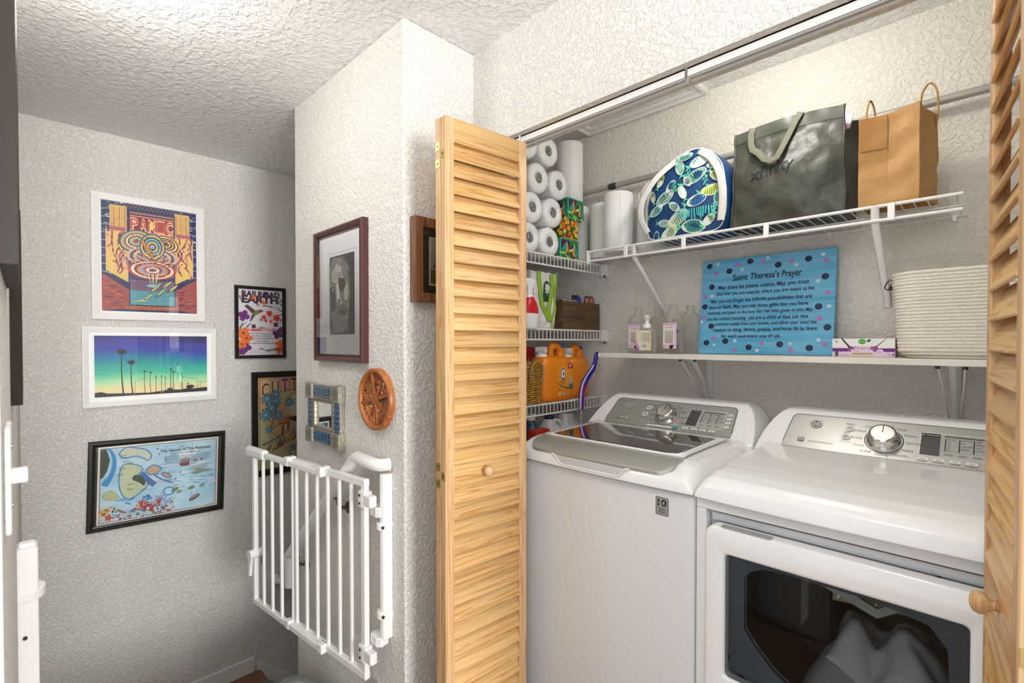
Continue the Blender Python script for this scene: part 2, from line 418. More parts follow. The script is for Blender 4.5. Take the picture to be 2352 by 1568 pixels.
M2, _ = door_panel(d1, (-1.2405, .914), (-1.268, 1.242), -1, SL)
hinges(d1, M1, M2, 1)
b = MB().cyl((-1.178, 1.225, 2.03), (-1.178, 1.225, 2.06), .004); par(b.build('pivot_pin', CHROME), d1)
d2 = thing('door_2', 'pine louvred bifold door at the right edge, seen nearly edge on', 'door', (.02, .92, 0)); struct(d2); del d2['category']
N1, _ = door_panel(d2, (.0185, .915), (-.018, 1.242), -1, SL, .16)
N2, _ = door_panel(d2, (.0675, .915), (.078, 1.242), 1, SL)
hinges(d2, N1, N2, -1)
par(MB().cyl((-.002, 1.225, 2.03), (-.002, 1.225, 2.06), .004).build('pivot_pin', CHROME), d2)
# ------------------------------------------------------------------ lamps of the place (all outside the frame)
DOME = Nd('lit_opal_glass'); DOME.b.inputs['Emission Color'].default_value = (1, .95, .88, 1); DOME.b.inputs['Emission Strength'].default_value = 6
for i, (x, y, lab) in enumerate(((-1.72, .16, 'round opal ceiling lamp above the stair head'), (-.35, .35, 'round opal ceiling lamp above the hall before the closet'))):
    t = thing('ceiling_lamp', lab, 'lamp', (x, y, CZ), 'ceiling lamps')
    MB().lathe([(0, CZ), (.15, CZ), (.15, CZ-.025), (.14, CZ-.03), (0, CZ-.03)], (x, y, 0), 28).build('base', WHITE, t)
    MB().lathe([(.135, CZ-.03), (.13, CZ-.055), (.10, CZ-.078), (.05, CZ-.09), (.001, CZ-.093)], (x, y, 0), 28).build('shade', DOME.m, t)
t = thing('ceiling_lamp', 'bare bulb lamp holder on the closet ceiling behind the header', 'lamp', (-.55, 1.6, CZ), 'ceiling lamps')
MB().lathe([(0, CZ), (.06, CZ), (.055, CZ-.03), (.025, CZ-.045), (0, CZ-.045)], (-.55, 1.6, 0), 20).build('base', WHITE, t)
MB().lathe([(.013, CZ-.045), (.014, CZ-.06), (.03, CZ-.09), (.028, CZ-.11), (.012, CZ-.125), (.001, CZ-.127)], (-.55, 1.6, 0), 16).build('bulb', DOME.m, t)

# made-up window at the hall's far end, unseen, added to house the fill light
b = MB(); b.box(4.5, 4.6, -2.5, -.8, 0, CZ); b.box(4.5, 4.6, .8, 2.5, 0, CZ); b.box(4.5, 4.6, -.8, .8, 0, .65); b.box(4.5, 4.6, -.8, .8, 2.15, CZ)
struct(b.build('wall_hall_end', WALL))
b = MB()
for y0, y1, z0, z1 in ((-.8, -.74, .65, 2.15), (.74, .8, .65, 2.15), (-.8, .8, .65, .71), (-.8, .8, 2.09, 2.15), (-.02, .02, .65, 2.15)): b.box(4.5, 4.56, y0, y1, z0, z1)
wn = struct(b.build('added_window_1', WHITE)); par(MB().box(4.53, 4.535, -.75, .75, .70, 2.10).build('pane', GLASS), wn)
# ================================================================== washer and dryer
def lerp_tab(tab, x):
    if x <= tab[0][0]: return tab[0][1]
    for (a, p), (c, r) in zip(tab, tab[1:]):
        if x <= c:
            k = (x-a)/(c-a); return p+(r-p)*k
    return tab[-1][1]
HW = .3415
def machine_top(cx, tab, name, root, zb=.934):
    y0, y1 = tab[0][0], 1.985
    ys = []; y = y0
    while y < 1.40: ys.append(y); y += .004
    while y < 1.74: ys.append(y); y += .02
    while y < 1.985: ys.append(y); y += .006
    ys.append(1.985)
    xs = [-HW+.0025*i for i in range(0, 41)]; xs = [x for x in xs if x < -.24]; xs += [-.235+.0235*i for i in range(0, 21)]; xs += [-x for x in xs if x < -.24][::-1]
    xs = sorted(set(round(x, 4) for x in xs))
    zb0 = tab[0][1]
    def z(x, y):
        ax = abs(x); bow = .010*(1-(ax/HW)**2)
        zz = lerp_tab(tab, y+bow-.010)
        if ax > HW-.045: zz = zb0+(zz-zb0)*sqrt(max(0, 1-((ax-HW+.045)/.045)**2))
        rz = 1.006+(y-1.752)*.864
        rz = min(rz, 1.127-max(0, 1.925-y)*.10)
        if y > 1.93: rz = 1.127-(1-sqrt(max(0, 1-((y-1.93)/.056)**2)))*.14
        hx = 1.1275 if ax < .255 else .965+.1625*sqrt(max(0, 1-((ax-.255)/(HW-.2545))**2))
        return max(zz, min(rz, hx)) if y > 1.74 else zz
    vs = []; nx, ny = len(xs), len(ys)
    for y in ys:
        for x in xs:
            fy = y
            if y < 1.40:                                     # the front edge bows a little towards the room
                fy = y-.010*(1-(abs(x)/HW)**2)*(1.40-y)/(1.40-y0)
                vs.append((cx+x, fy, lerp_tab(tab, y) if abs(x) <= HW-.045 else zb0+(lerp_tab(tab, y)-zb0)*sqrt(max(0, 1-((abs(x)-HW+.045)/.045)**2))))
            else: vs.append((cx+x, y, z(x, y+.0)))
    fs = [(j*nx+i, j*nx+i+1, (j+1)*nx+i+1, (j+1)*nx+i) for j in range(ny-1) for i in range(nx-1)]
    b = MB(); b.add(vs, fs, True)
    per = [vs[i] for i in range(nx)]+[vs[j*nx+nx-1] for j in range(1, ny)]+[vs[(ny-1)*nx+i] for i in range(nx-2, -1, -1)]+[vs[j*nx] for j in range(ny-2, 0, -1)]
    b.rings([[(p[0], p[1], zb) for p in per], per], True, False, True)
    return b.build(name, ENAM, root)
def console(cx, root, dryer):
    y0, z0 = 1.757, 1.0105; V = Vector((0, .1250, .1080)).normalized(); N = Vector((0, -V.z, V.y))
    mp = plane_map((cx, y0, z0), (1, 0, 0), V, N)
    out = [(-.262, .004), (.262, .004), (.262, .03), (.256, .10)]
    out += [(.235+.018*cos(a), .130+.016*sin(a)) for a in [pi/2*i/6 for i in range(7)]]
    out += [(-x, y) for x, y in out[::-1][:-2]]
    pan = MB().prism(out, mp, -.002, .0035).build('control_panel', STEEL, root, .001)
    a = Art(mp, 2e-5, .0036); ink = '#3c3c3a'
    a.line([(x*.999, y) for x, y in out], .0022, '#4b4b48', closed=True)
    a.ell(0, .070, .0475, .0475, '#2c2c2a', 32); a.ell(0, .070, .0445, .0445, '#d4d4cf', 32)
    # display
    ds = (.082, .034, .222, .118); a.poly(rrect(*ds, .004, 2), '#d9d9d5'); a.rect(.084, .036, .220, .116, '#a9a9a3')
    a.rect(.084, .036, .126, .116, '#4c4c49'); a.rect(.084, .104, .126, .116, '#1e1e1d'); a.text('Est. Time Remaining', .105, .108, .0045, '#e9e9e6', .038)
    a.rect(.134, .107, .216, .110, '#3a3a38'); a.lines(.134, .216, .1115, .004, 1, .002, '#3a3a38', 3)
    cols = (('60 min', '50', '40', '30', '20'), ('More Dry', 'Dry', 'Less Dry', 'Damp'), ('High', 'Medium', 'Low', 'No Heat')) if dryer else (('Ex Heavy', 'Heavy', 'Medium', 'Light'), ('Ex Heavy', 'Heavy', 'Normal', 'Light'), ('Hot', 'Warm', 'Colors', 'Tap Cold'))
    for i, c in enumerate(cols):
        u = .137+.029*i; a.rect(u-.001, .056, u+.0012, .102, '#20201f')
        for j, w in enumerate(c): a.text(w, u+.004, .0985-.0105*j, .0048, ink, None, 'l')
        a.poly(rrect(u-.005, .0385, u+.021, .0505, .003, 2), '#dededa'); a.poly(rrect(u-.004, .0393, u+.020, .0497, .003, 2), '#a2a29c')
        a.text((('Time', 'Level', 'Temp') if dryer else ('Soil', 'Spin', 'Temp'))[i], u+.008, .0425, .0055, ink)
    for i in range(4):
        u = .092+.0335*i; a.poly(rrect(u-.011, .0165, u+.012, .0265, .002, 2), '#e4e4e0'); a.rect(u-.006, .0205, u+.006, .0225, '#6d6d69')
        a.lines(u-.012, u+.012, .012, .003, 1, .0015, '#6d6d69', i)
    for i in range(4):
        v = .105-.019*i; a.poly(rrect(.228, v-.006, .246, v+.006, .002, 2), '#e4e4e0'); a.rect(.232, v-.001, .242, v+.001, '#6d6d69')
    # words round the dial
    W1 = ('Mixed Load', 'Casuals', 'Delicates', 'Speed Dry', 'Bedding', 'Timed Dry', 'Warm Up', 'Air Fluff', 'Cottons', 'Bulky Items', 'Towels/Sheets', 'Cottons') if dryer else ('Colors', 'Casuals', 'Delicates', 'Active Wear', 'Speed Wash', 'Rinse + Spin', 'Drain + Spin', 'Tub Clean', 'Whites', 'Heavy Duty', 'Bulky Items', 'Sheets / Towels')
    for i, w in enumerate(W1):
        q = pi/2-2*pi*i/12; c_, s_ = cos(q), sin(q)
        if i in (7, 8): pass
        a.text(w, c_*.052, .0675+s_*.056, .0058, ink, None, 'l' if c_ > .2 else ('r' if c_ < -.2 else 'c'))
    for k, (v, w) in enumerate(((.103, 'Power'), (.068, 'Start'))):
        u = -.088-.006*k; a.ell(u, v, .0125, .0125, '#eeeeea', 24); a.ell(u, v, .0105, .0105, '#b9b9b3', 24); a.ell(u, v, .0030, .0030, '#70706c', 12)
        if k == 0: a.ell(u, v, .0020, .0020, '#b9b9b3', 10)
        a.text(w, u, v+.0155, .006, ink)
    a.text('hold to pause', -.094, .0475, .004, ink)
    # round maker's badge
    a.ell(-.181, .108, .0178, .0178, '#7b7b78', 32); a.ell(-.181, .108, .0168, .0168, '#f0f0ec', 32); a.ell(-.181, .108, .0150, .0150, '#3c3b38', 32)
    a.line([(-.181+.0125*cos(t), .108+.0125*sin(t)) for t in [2*pi*i/28 for i in range(28)]], .0012, '#e9e9e5', closed=True)
    a.text('GE', -.1812, .1033, .0105, '#f4f4f0', .0165, bold=.012, shear=.2)
    for k in range(4):
        q = pi/4+pi/2*k; a.curve((-.181+.011*cos(q-.5), .108+.011*sin(q-.5)), (-.181+.006*cos(q), .108+.006*sin(q)), (-.181+.011*cos(q+.5), .108+.011*sin(q+.5)), .001, '#f4f4f0', 6)
    a.rect(-.222, .030, -.203, .046, '#8f8f8a'); a.lines(-.220, -.205, .042, .004, 3, .0016, '#c9c9c4', 5)
    if not dryer:
        a.ell(-.188, .037, .009, .007, '#8f8f8a', 18); a.ell(-.188, .037, .0072, .0054, '#bdbdb8', 18); a.ell(-.166, .036, .008, .008, '#9b9b96', 18); a.ell(-.166, .036, .0068, .0068, '#bdbdb8', 18)
        a.poly(rrect(-.062, .0095, .040, .0175, .003, 2), '#f4f4f2'); a.text('Water Station / DeepFill', -.012, .0115, .0045, '#90908c', .085); a.lines(-.05, .02, .005, .003, 1, .0016, '#8b8b86', 8)
        a.ell(.052, .0165, .009, .009, '#1f8aa0', 24); a.text('WiFi', .052, .0148, .0042, '#e8f4f6', .012)
    else:
        a.lines(-.195, -.12, .033, .004, 1, .002, '#8f8f8a', 9)
    a.build('panel_print', PRINTG, pan)
    kb = MB(); kp = lambda r, h: [mp(r*cos(2*pi*i/32), .070+r*sin(2*pi*i/32), h) for i in range(32)]
    kb.rings([kp(.042, .0035), kp(.0415, .008), kp(.036, .010), kp(.0345, .034), kp(.033, .038), kp(.028, .0395)], True, True, True)
    k = kb.build('dial_knob', CHROME, root)
    MB().prism([(-.0011, .072), (.0011, .072), (.0011, .101), (-.0011, .101)], mp, .039, .0402).build('pointer', DKPLAST, k)
    return pan
# ---------------- washer
CW = -.932
w = thing('washing_machine', 'white top-loading washing machine with a smoked glass lid, left of the dryer', 'washer', (CW, 1.64, 0))
MB().box(CW-HW, CW+HW, 1.304, 1.975, .015, .930).build('body', ENAM2, w, .014, 4)
tabW = [(1.291, .938), (1.2915, .956), (1.295, .966), (1.303, .972), (1.33, .985), (1.36, .997), (1.40, 1.003), (1.56, 1.007), (1.74, 1.009), (2, 1.009)]
machine_top(CW, tabW, 'top_cover', w)
console(CW, w, False)
def top_pt(cx):
    return lambda u, v, wz: (cx+u, v-(.010*(1-(u/HW)**2)*(1.40-v)/(1.40-1.291) if v < 1.40 else 0), lerp_tab(tabW, v)+wz)
tp = top_pt(CW)
b = MB()
def lidgrid(u, v): return tp(-.268+.536*u, 1.382+.338*v, .010)
lid = MB()
lid.grid(lidgrid, 16, 10)
lid_o = lid.build('lid', ENAM, w, 0, 2, 0, .008)
# brushed front strip of the lid with rounded front corners
pts = []
for i in range(25):
    u = -.272+.544*i/24; e = max(0, (abs(u)-.232)/.04); pts.append((u, 1.297+.026*(1-sqrt(max(0, 1-e*e)))))
stb = MB(); R = []
for u, v in pts:
    R.append([tp(u, v, .001), tp(u, v, .011), tp(u, v+.02*(1.372-v)/.075, .013), tp(u, v+(1.372-v)*.6, .0125), tp(u, 1.380, .011), tp(u, 1.380, .001)])
stb.rings(R, False, False, True); stb.add(R[0], [(0, 1, 2, 3, 4, 5)]); stb.add(R[-1], [(5, 4, 3, 2, 1, 0)])
stb.build('lid_handle_strip', STEEL, lid_o, .001)
gl = [(-.232, 1.392), (-.20, 1.388), (.215, 1.388), (.246, 1.398), (.254, 1.43), (.250, 1.668), (-.222, 1.672), (-.232, 1.66)]
MB().prism(gl, tp, .0125, .0155).build('lid_glass', LIDG, lid_o, .001)
# scooped hand grip in the front edge
fy = lambda u: 1.291-.010*(1-(u/HW)**2)
gp = [(-.136, .971), (.134, .971), (.121, .955), (.112, .947), (.10, .9445), (-.10, .9445), (-.112, .948), (-.121, .957)]
MB().prism(gp, lambda u, z, k: (CW+u, fy(u)-k, z), .0002, .0010).build('hand_grip', pbr('grip_grey', '#c9cacb', .35), w)
rim = MB(); rim.tube([(CW+u, fy(u)-.001, z) for u, z in [(-.15, .9725), (-.136, .970), (-.124, .955), (-.112, .946), (-.10, .943), (.10, .943), (.112, .9455), (.124, .955), (.136, .970), (.15, .9725)]], .0028, 8)
rim.build('grip_rim', ENAM, w)
# warranty badge
mpb = plane_map((CW, 1.3035, 0), (1, 0, 0), (0, 0, 1), (0, -1, 0)); bx = CW
MB().prism(rrect(.226, .853, .266, .905, .003), mpb, 0, .001).build('warranty_badge', STEEL, w)
a = Art(mpb, 2e-5, .0011); a.line(rrect(.2275, .8545, .2645, .9035, .003), .0012, '#2b2b2a', closed=True)
a.text('10', .246, .880, .019, '#1f1f1e', .028, bold=.03); a.rect(.231, .886, .248, .8885, '#a9a9a4'); a.text('YEAR', .240, .886, .003, '#1f1f1e'); a.rect(.230, .8745, .262, .8752, '#2b2b2a')
a.text('LIMITED', .246, .867, .0042, '#1f1f1e', .022, bold=.01); a.text('WARRANTY', .246, .860, .0042, '#1f1f1e', .026, bold=.01)
a.build('badge_print', PRINTG, w)
# ---------------- dryer
CD = -.243
d = thing('dryer', 'white front-loading dryer with a dark window door, right of the washer', 'dryer', (CD, 1.64, 0))
x0, x1 = CD-HW, CD+HW
b = MB(); b.box(x0, x0+.012, 1.336, 1.975, .015, .930); b.box(x1-.012, x1, 1.336, 1.975, .015, .930); b.box(x0, x1, 1.336, 1.975, .918, .930); b.box(x0, x1, 1.963, 1.975, .015, .930); b.box(x0, x1, 1.336, 1.975, .015, .03); b.box(x0, x1, 1.302, 1.337, .902, .930); b.box(x0, -.557, 1.302, 1.337, .015, .9025); b.box(x1-.026, x1, 1.302, 1.337, .015, .9025); b.box(-.558, x1-.025, 1.302, 1.337, .015, .165)
b.build('body', ENAM2, d, .004, 3)
tabD = [(1.288, .938), (1.2885, .952), (1.292, .965), (1.302, .978), (1.32, .989), (1.36, .999), (1.43, 1.007), (1.56, 1.013), (1.74, 1.0155), (2, 1.0155)]
machine_top(CD, tabD, 'top_cover', d)
console(CD, d, True)
# concave groove over the door
b = MB()
def groove(u, v):
    ang = pi/2*v; return (-.552+.62*u, 1.302+.030*sin(ang), .900-.03*(1-cos(ang)))
b.grid(groove, 2, 10); b.build('door_groove', ENAM2, d)
dm = plane_map((0, 1.300, 0), (1, 0, 0), (0, 0, 1), (0, -1, 0))
win = rrect(-.504, .478, -.036, .799, .012, 4); outl = rrect(-.5555, .17, .070, .869, .03, 6)
# door: outer outline bridged to the window opening
def resample(P, n):
    L = [0]
    for i in range(len(P)): a_, c_ = P[i], P[(i+1) % len(P)]; L.append(L[-1]+sqrt((a_[0]-c_[0])**2+(a_[1]-c_[1])**2))
    out = []
    for k in range(n):
        s_ = L[-1]*k/n; i = max(j for j in range(len(P)) if L[j] <= s_+1e-9); f = (s_-L[i])/max(1e-9, L[i+1]-L[i]); a_, c_ = P[i], P[(i+1) % len(P)]
        out.append((a_[0]+(c_[0]-a_[0])*f, a_[1]+(c_[1]-a_[1])*f))
    return out
def polar_pts(P, angs, cx, cy):
    out = []
    for q in angs:
        dx, dy = cos(q), sin(q); best = None
        for i in range(len(P)):
            ax, ay = P[i][0]-cx, P[i][1]-cy; bx_, by_ = P[(i+1) % len(P)][0]-cx, P[(i+1) % len(P)][1]-cy
            ex, ey = bx_-ax, by_-ay; den = dx*ey-dy*ex
            if abs(den) < 1e-12: continue
            t_ = (ax*ey-ay*ex)/den; s_ = (ax*dy-ay*dx)/den
            if t_ > 0 and -1e-6 <= s_ <= 1+1e-6 and (best is None or t_ > best): best = t_
        out.append((cx+dx*best, cy+dy*best))
    return out
cxw, cyw = -.27, .62
angs = set(2*pi*i/120 for i in range(120))
for P in (win, outl):
    for u, v in P: angs.add(math.atan2(v-cyw, u-cxw) % (2*pi))
angs = sorted(angs); wo = polar_pts(win, angs, cxw, cyw); oo = polar_pts(outl, angs, cxw, cyw)
shr = lambda P, k: [(cxw+(u-cxw)*(1-k/ max(.01, sqrt((u-cxw)**2+(v-cyw)**2))), cyw+(v-cyw)*(1-k/max(.01, sqrt((u-cxw)**2+(v-cyw)**2)))) for u, v in P]
rg = []
for P, k, h in ((oo, 0, -.024), (oo, 0, .004), (oo, .003, .008), (oo, .010, .0105), (wo, -.010, .0105), (wo, -.004, .009), (wo, 0, .004), (wo, 0, -.02)):
    rg.append([dm(u, v, h) for u, v in shr(P, k)])
b = MB(); b.rings(rg, True, False, True)
door = b.build('door', ENAM, d)
nt = MB().prism([(-.515, .8695), (-.392, .8695), (-.399, .8655), (-.508, .8655)], dm, -.015, .0085).build('handle_notch', pbr('notch_grey', '#a9a7a4', .4), door)
MB().prism(wo, dm, -.002, .001).build('window_glass', DARKG, door)
# inside: the inner door ring with its many-sided opening, the drum and the laundry
INR = pbr('inner_door_grey', '#59636c', .45); DRUM = pbr('drum_metal', '#7d6a55', .38, .3, noise_bump=(400, .3, .001))
hole = [(-.470, .60), (-.470, .735), (-.455, .755), (-.42, .772), (-.36, .775), (-.20, .775), (-.10, .76), (-.07, .72), (-.065, .58), (-.10, .52), (-.20, .488), (-.34, .486), (-.40, .52), (-.45, .57)]
ho = polar_pts(hole, angs, cxw, cyw)
b = MB(); b.rings([[dm(u, v, -.030) for u, v in wo], [dm(u, v, -.036) for u, v in ho], [dm(u, v, -.05) for u, v in ho]], True, False, False); b.build('inner_door_ring', INR, door)
fo = polar_pts([(x0+.004, .02), (x1-.004, .02), (x1-.004, .925), (x0+.004, .925)], angs, cxw, cyw)
b = MB(); b.rings([[dm(u, v, -.037) for u, v in fo], [dm(u, v, -.052) for u, v in ho]], True, False, False); b.build('front_bulkhead', ENAM2, d)
b = MB()
def drum(u, v):
    q = 2*pi*u; return (-.27+.29*cos(q), 1.33+.36*v, .66+.27*sin(q))
b.grid(drum, 40, 6); b.add([drum(i/40, 1) for i in range(40)], [tuple(range(40))], False); b.build('drum', DRUM, d)
pf = plane_map((-.30, 1.47, .69), (1, .25, 0), (0, .25, 1), (.25, -1, .25))
fp = MB().prism([(0, 0), (.15, 0), (.15, .10), (0, .10)], pf, -.004, 0).build('lint_filter_plate', DRUM, d)
b = MB()
for i in range(9):
    for j in range(6): b.add([pf(.012+.0155*i+.0075*(j % 2)+.0026*cos(q_), .010+.0155*j+.0026*sin(q_), .0008) for q_ in [2*pi*k/8 for k in range(8)]], [tuple(range(8))])
b.build('perforations', pbr('bright_perforation', '#e9e6df', .25, .2), fp)['kind'] = 'stuff'
b = MB().box(-.50, -.30, 1.46, 1.66, .56, .78, Matrix.Rotation(0, 4, 'Z')); b.build('drum_baffle', pbr('black_rubber', '#11100f', .4), d, .02)
b = MB().prism([(-.30, .79), (-.33, .745), (-.20, .70), (-.10, .775), (-.115, .79), (-.20, .722), (-.29, .758), (-.28, .79)], lambda u, v, k: (u, 1.42+k, v), 0, .01); b.build('lint_chute', pbr('frosted_plastic', '#a8a8a2', .3), d)
def cloth(name, label, x0, x1, y0, y1, z, amp, sd, mat, grp):
    b = MB()
    def f(u, v):
        x = x0+(x1-x0)*u; y = y0+(y1-y0)*v; p = Vector((x*9, y*9, sd)); e = (1-(2*u-1)**4)*(1-(2*v-1)**4)
        return (x+.02*noise.noise(p*1.3), y, z+amp*(.55*noise.noise(p)+.35*noise.noise(p*2.2)+.5)*e+.02*sin(u*9+sd))
    b.grid(f, 30, 20); o = b.build(name, mat, None, 0, 2, 0, .006); return tag(o, label, 'laundry', grp)
CL1 = pbr('grey_rib_knit', '#b9bcbc', .9, noise_bump=(120, .5, .003)); CL2 = pbr('grey_towel', '#96979b', .95, noise_bump=(200, .8, .004))
cloth('garment', 'pale grey ribbed garment at the top of the laundry inside the dryer', -.30, -.06, 1.40, 1.62, .555, .14, 2.0, CL1, 'laundry in the dryer')
cloth('towel', 'darker grey towel at the bottom of the laundry inside the dryer', -.36, -.05, 1.39, 1.56, .475, .12, 5.0, CL2, 'laundry in the dryer')
# ================================================================== closet fittings
# ventilated wire shelf along the back wall
ZS = 1.757
t = thing('wire_shelf', 'long white wire shelf along the closet back wall carrying the bags', 'shelf', (-.7, 2.1, ZS))
X0, X1, Y0, Y1 = -1.318, -.076, 1.823, 2.112
for nm, y, z, r in (('front_rail', Y0, ZS, .0052), ('front_rail', Y0-.002, ZS-.043, .0052), ('middle_rail', 1.95, ZS-.006, .003), ('back_rail', Y1, ZS-.006, .0035)):
    MB().cyl((X0, y, z), (X1, y, z), r, 10).build(nm, WIRE, t)
b = MB(); n = int((X1-X0)/.0305)
for i in range(n+1):
    x = X0+.006+i*.0305; b.tube([(x, Y1, ZS-.001), (x, Y0+.004, ZS-.001), (x, Y0-.003, ZS+.002), (x, Y0-.0055, ZS-.004)], .0017, 5)
b.build('deck_wires', WIRE, t)['kind'] = 'stuff'
for x in (-1.128, -.872, -.575, -.232): MB().box(x-.009, x+.009, Y0-.0085, Y0-.004, ZS-.048, ZS+.004).build('rail_clip', PLAST, t, .002)
MB().box(X0-.010, X0-.002, Y0-.010, Y0+.012, ZS-.055, ZS+.006).build('end_cap', PLAST, t, .002)
for x, zt, zw in ((-1.095, 1.748, 1.492), (-.272, 1.75, 1.50)):
    o = MB().tube([(x, Y0-.002, ZS+.004), (x, Y0+.006, ZS-.05), (x-.006, 2.112, zw), (x-.006, 2.116, zw-.03)], .005, 8, flat=(.0045, .011), up=(0, 1, .2)).build('diagonal_brace', WIRE, t)
for x in (-1.17, -.80, -.45, -.108): MB().box(x-.006, x+.006, Y1-.004, 2.12, ZS-.022, ZS+.0).build('wall_clip', PLAST, t, .002)
# three short wire shelves on the left closet wall
XS = -1.437
for k, (z, lab) in enumerate(((1.739, 'top white wire side shelf in the closet, under the paper towel packs'), (1.407, 'middle white wire side shelf in the closet, under the wooden box'), (1.074, 'lower white wire side shelf in the closet, under the detergent jugs'), (.742, 'lowest white wire side shelf in the closet, mostly hidden behind the washer'))):
    t = thing('wire_side_shelf', lab, 'shelf', (-1.6, 1.75, z), 'wire side shelves')
    MB().cyl((XS, 1.37, z), (XS, 2.098, z), .0042, 8).build('front_rail', WIRE, t); MB().cyl((XS, 1.37, z-.045), (XS, 2.098, z-.045), .0042, 8).build('front_rail', WIRE, t)
    for x in (XS-.15, XL+.008): MB().cyl((x, 1.37, z-.005), (x, 2.10, z-.005), .003, 6).build('deck_rail', WIRE, t)
    b = MB()
    for i in range(29): y = 1.385+i*.0254; b.tube([(XL+.004, y, z), (XS-.002, y, z), (XS+.002, y, z-.004), (XS+.002, y, z-.047)], .0018, 5)
    b.build('deck_wires', WIRE, t)['kind'] = 'stuff'
    MB().box(XS-.012, XS+.028, 2.093, 2.119, z-.056, z+.006).build('wall_bracket', PLAST, t, .003)
    MB().cyl((XS+.016, 2.094, z-.062), (XS+.016, 2.094, z-.050), .005, 8).build('screw', DKPLAST, t)
# painted board shelf on two brackets
t = thing('board_shelf', 'white painted board shelf below the wire shelf, with worn edge', 'shelf', (-.5, 2.0, 1.283))
BOARD = pbr('worn_white_paint', '#e9e4dc', .45, vary=(6, '#ddd6ca'))
o = MB().box(-1.285, .40, 1.842, 2.117, 1.283, 1.302).build('board', BOARD, t, .002)
yel = MB(); yel.prism([(-.86, 0), (-.78, 0), (-.79, .006), (-.85, .006)], lambda u, v, w_: (u, 1.845+v, 1.302+w_), 0, .0004); yel.prism([(-.72, 0), (-.26, .001), (-.27, .006), (-.70, .008)], lambda u, v, w_: (u, 1.846+v, 1.302+w_), 0, .0004)
yel.build('paint_wear', pbr('bare_wood_wear', '#d9a94c', .6), o)
for x in (-.893, -.10):
    b = MB(); b.box(x-.0125, x+.0125, 2.108, 2.12, 1.045, 1.283); b.box(x-.0125, x+.0125, 1.93, 2.12, 1.277, 1.283)
    b.tube([(x, 1.94, 1.277), (x, 2.04, 1.20), (x, 2.112, 1.06)], .005, 8, flat=(.004, .009)); b.build('bracket', WIRE, t, .001)
    for s_ in (-1, 1):
        MB().tube([(x+s_*.03, 1.90, 1.281), (x+s_*.012, 2.117, 1.09)], .003, 6).build('bracket_leg', WIRE, t); MB().cyl((x+s_*.03, 1.90, 1.272), (x+s_*.03, 1.90, 1.283), .006, 8).build('screw', DKPLAST, t)
# telescopic closet rod
t = thing('closet_rod', 'telescopic grey metal closet rod along the back wall behind the bags', 'rod', (-.7, 2.06, 2.11))
MB().cyl((-1.74, 2.06, 2.112), (-1.34, 2.06, 2.112), .0115, 16).build('inner_tube', ALU, t)
MB().cyl((-1.33, 2.06, 2.112), (.418, 2.06, 2.112), .0135, 18).build('outer_tube', ALU, t)
MB().lathe([(.0135, -1.372), (.0155, -1.37), (.0160, -1.34), (.0145, -1.331)], (0, 2.06, 2.112), 18, 'x').build('collar', DKPLAST, t)
# ================================================================== on the top shelves
def towel_roll(c, r, h, label, grp, axis='z', wrapped=False):
    t = thing('paper_towel_roll', label, 'paper towels', (c[0], c[1], c[2] if axis == 'z' else c[2]-r), grp)
    b = MB()
    if axis == 'z':
        b.lathe([(.021, c[2]+.004), (.021, c[2]), (r-.004, c[2]), (r, c[2]+.004), (r+.0005, c[2]+h*.5), (r, c[2]+h-.004), (r-.004, c[2]+h), (.021, c[2]+h), (.021, c[2]+h-.06)], (c[0], c[1], 0), 36)
        b.build('roll', PAPER, t)
        MB().lathe([(.0205, c[2]+h-.05), (.0195, c[2]+h-.002)], (c[0], c[1], 0), 20, caps=False).build('core', pbr('cardboard', '#a98c68', .8), t)
        a_ = .9; MB().box(c[0]+cos(a_)*r-.0, c[0]+cos(a_)*r+.0006, c[1]-sin(a_)*r-.0012, c[1]-sin(a_)*r+.0012, c[2]+.004, c[2]+h-.004).build('loose_edge', pbr('towel_edge', '#d8d5d0', .9), t)
    else:
        x0 = c[0]; prof = [(.022, -.03), (.022, -.006), (.026, -.001), (r*.62, .003), (r*.9, -.002), (r*.985, -.010), (r, -.022), (r, -h+.02), (r*.9, -h)]
        rings = []
        rr = random.Random(hash(label) % 999)
        for i, (q_, hx) in enumerate(prof):
            rings.append([(x0+hx+(.0035*noise.noise(Vector((q_*60, k*.7, c[1]*30))) if i < 5 else 0), c[1]+q_*cos(2*pi*k/40)*(1+.012*sin(3*k)), c[2]+q_*sin(2*pi*k/40)) for k in range(40)])
        b.rings(rings, True, True, True); b.build('roll', WRAP, t)
        cb = MB(); 
        rg = [[(x0-.004+.004*noise.noise(Vector((k*3.1, q_*90, c[2]*20))), c[1]+q_*cos(2*pi*k/18), c[2]+q_*sin(2*pi*k/18)) for k in range(18)] for q_ in (.024, .017, .010, .004)]
        cb.rings(rg, True, True, False); cb.build('wrapped_core', pbr('crinkled_core_wrap', '#8b8c8a', .15, .6, noise_bump=(90, 1, .008)), t)
    return t
LR = .0675; zz = 1.7415+LR
L = [(1.721, 0, 'bottom right'), (1.585, 0, 'bottom left'), (1.745, 1, 'second row right'), (1.605, 1, 'second row left'), (1.788, 2, 'third row right'), (1.645, 2, 'third row left'), (1.712, 3, 'top right'), (1.572, 3, 'top left')]
for y, r_, nm in L:
    towel_roll((-1.462, y, zz+.1365*r_), LR, .26, 'plastic wrapped paper towel roll lying end on, %s of the stack' % nm, 'wrapped paper towel rolls', 'x')
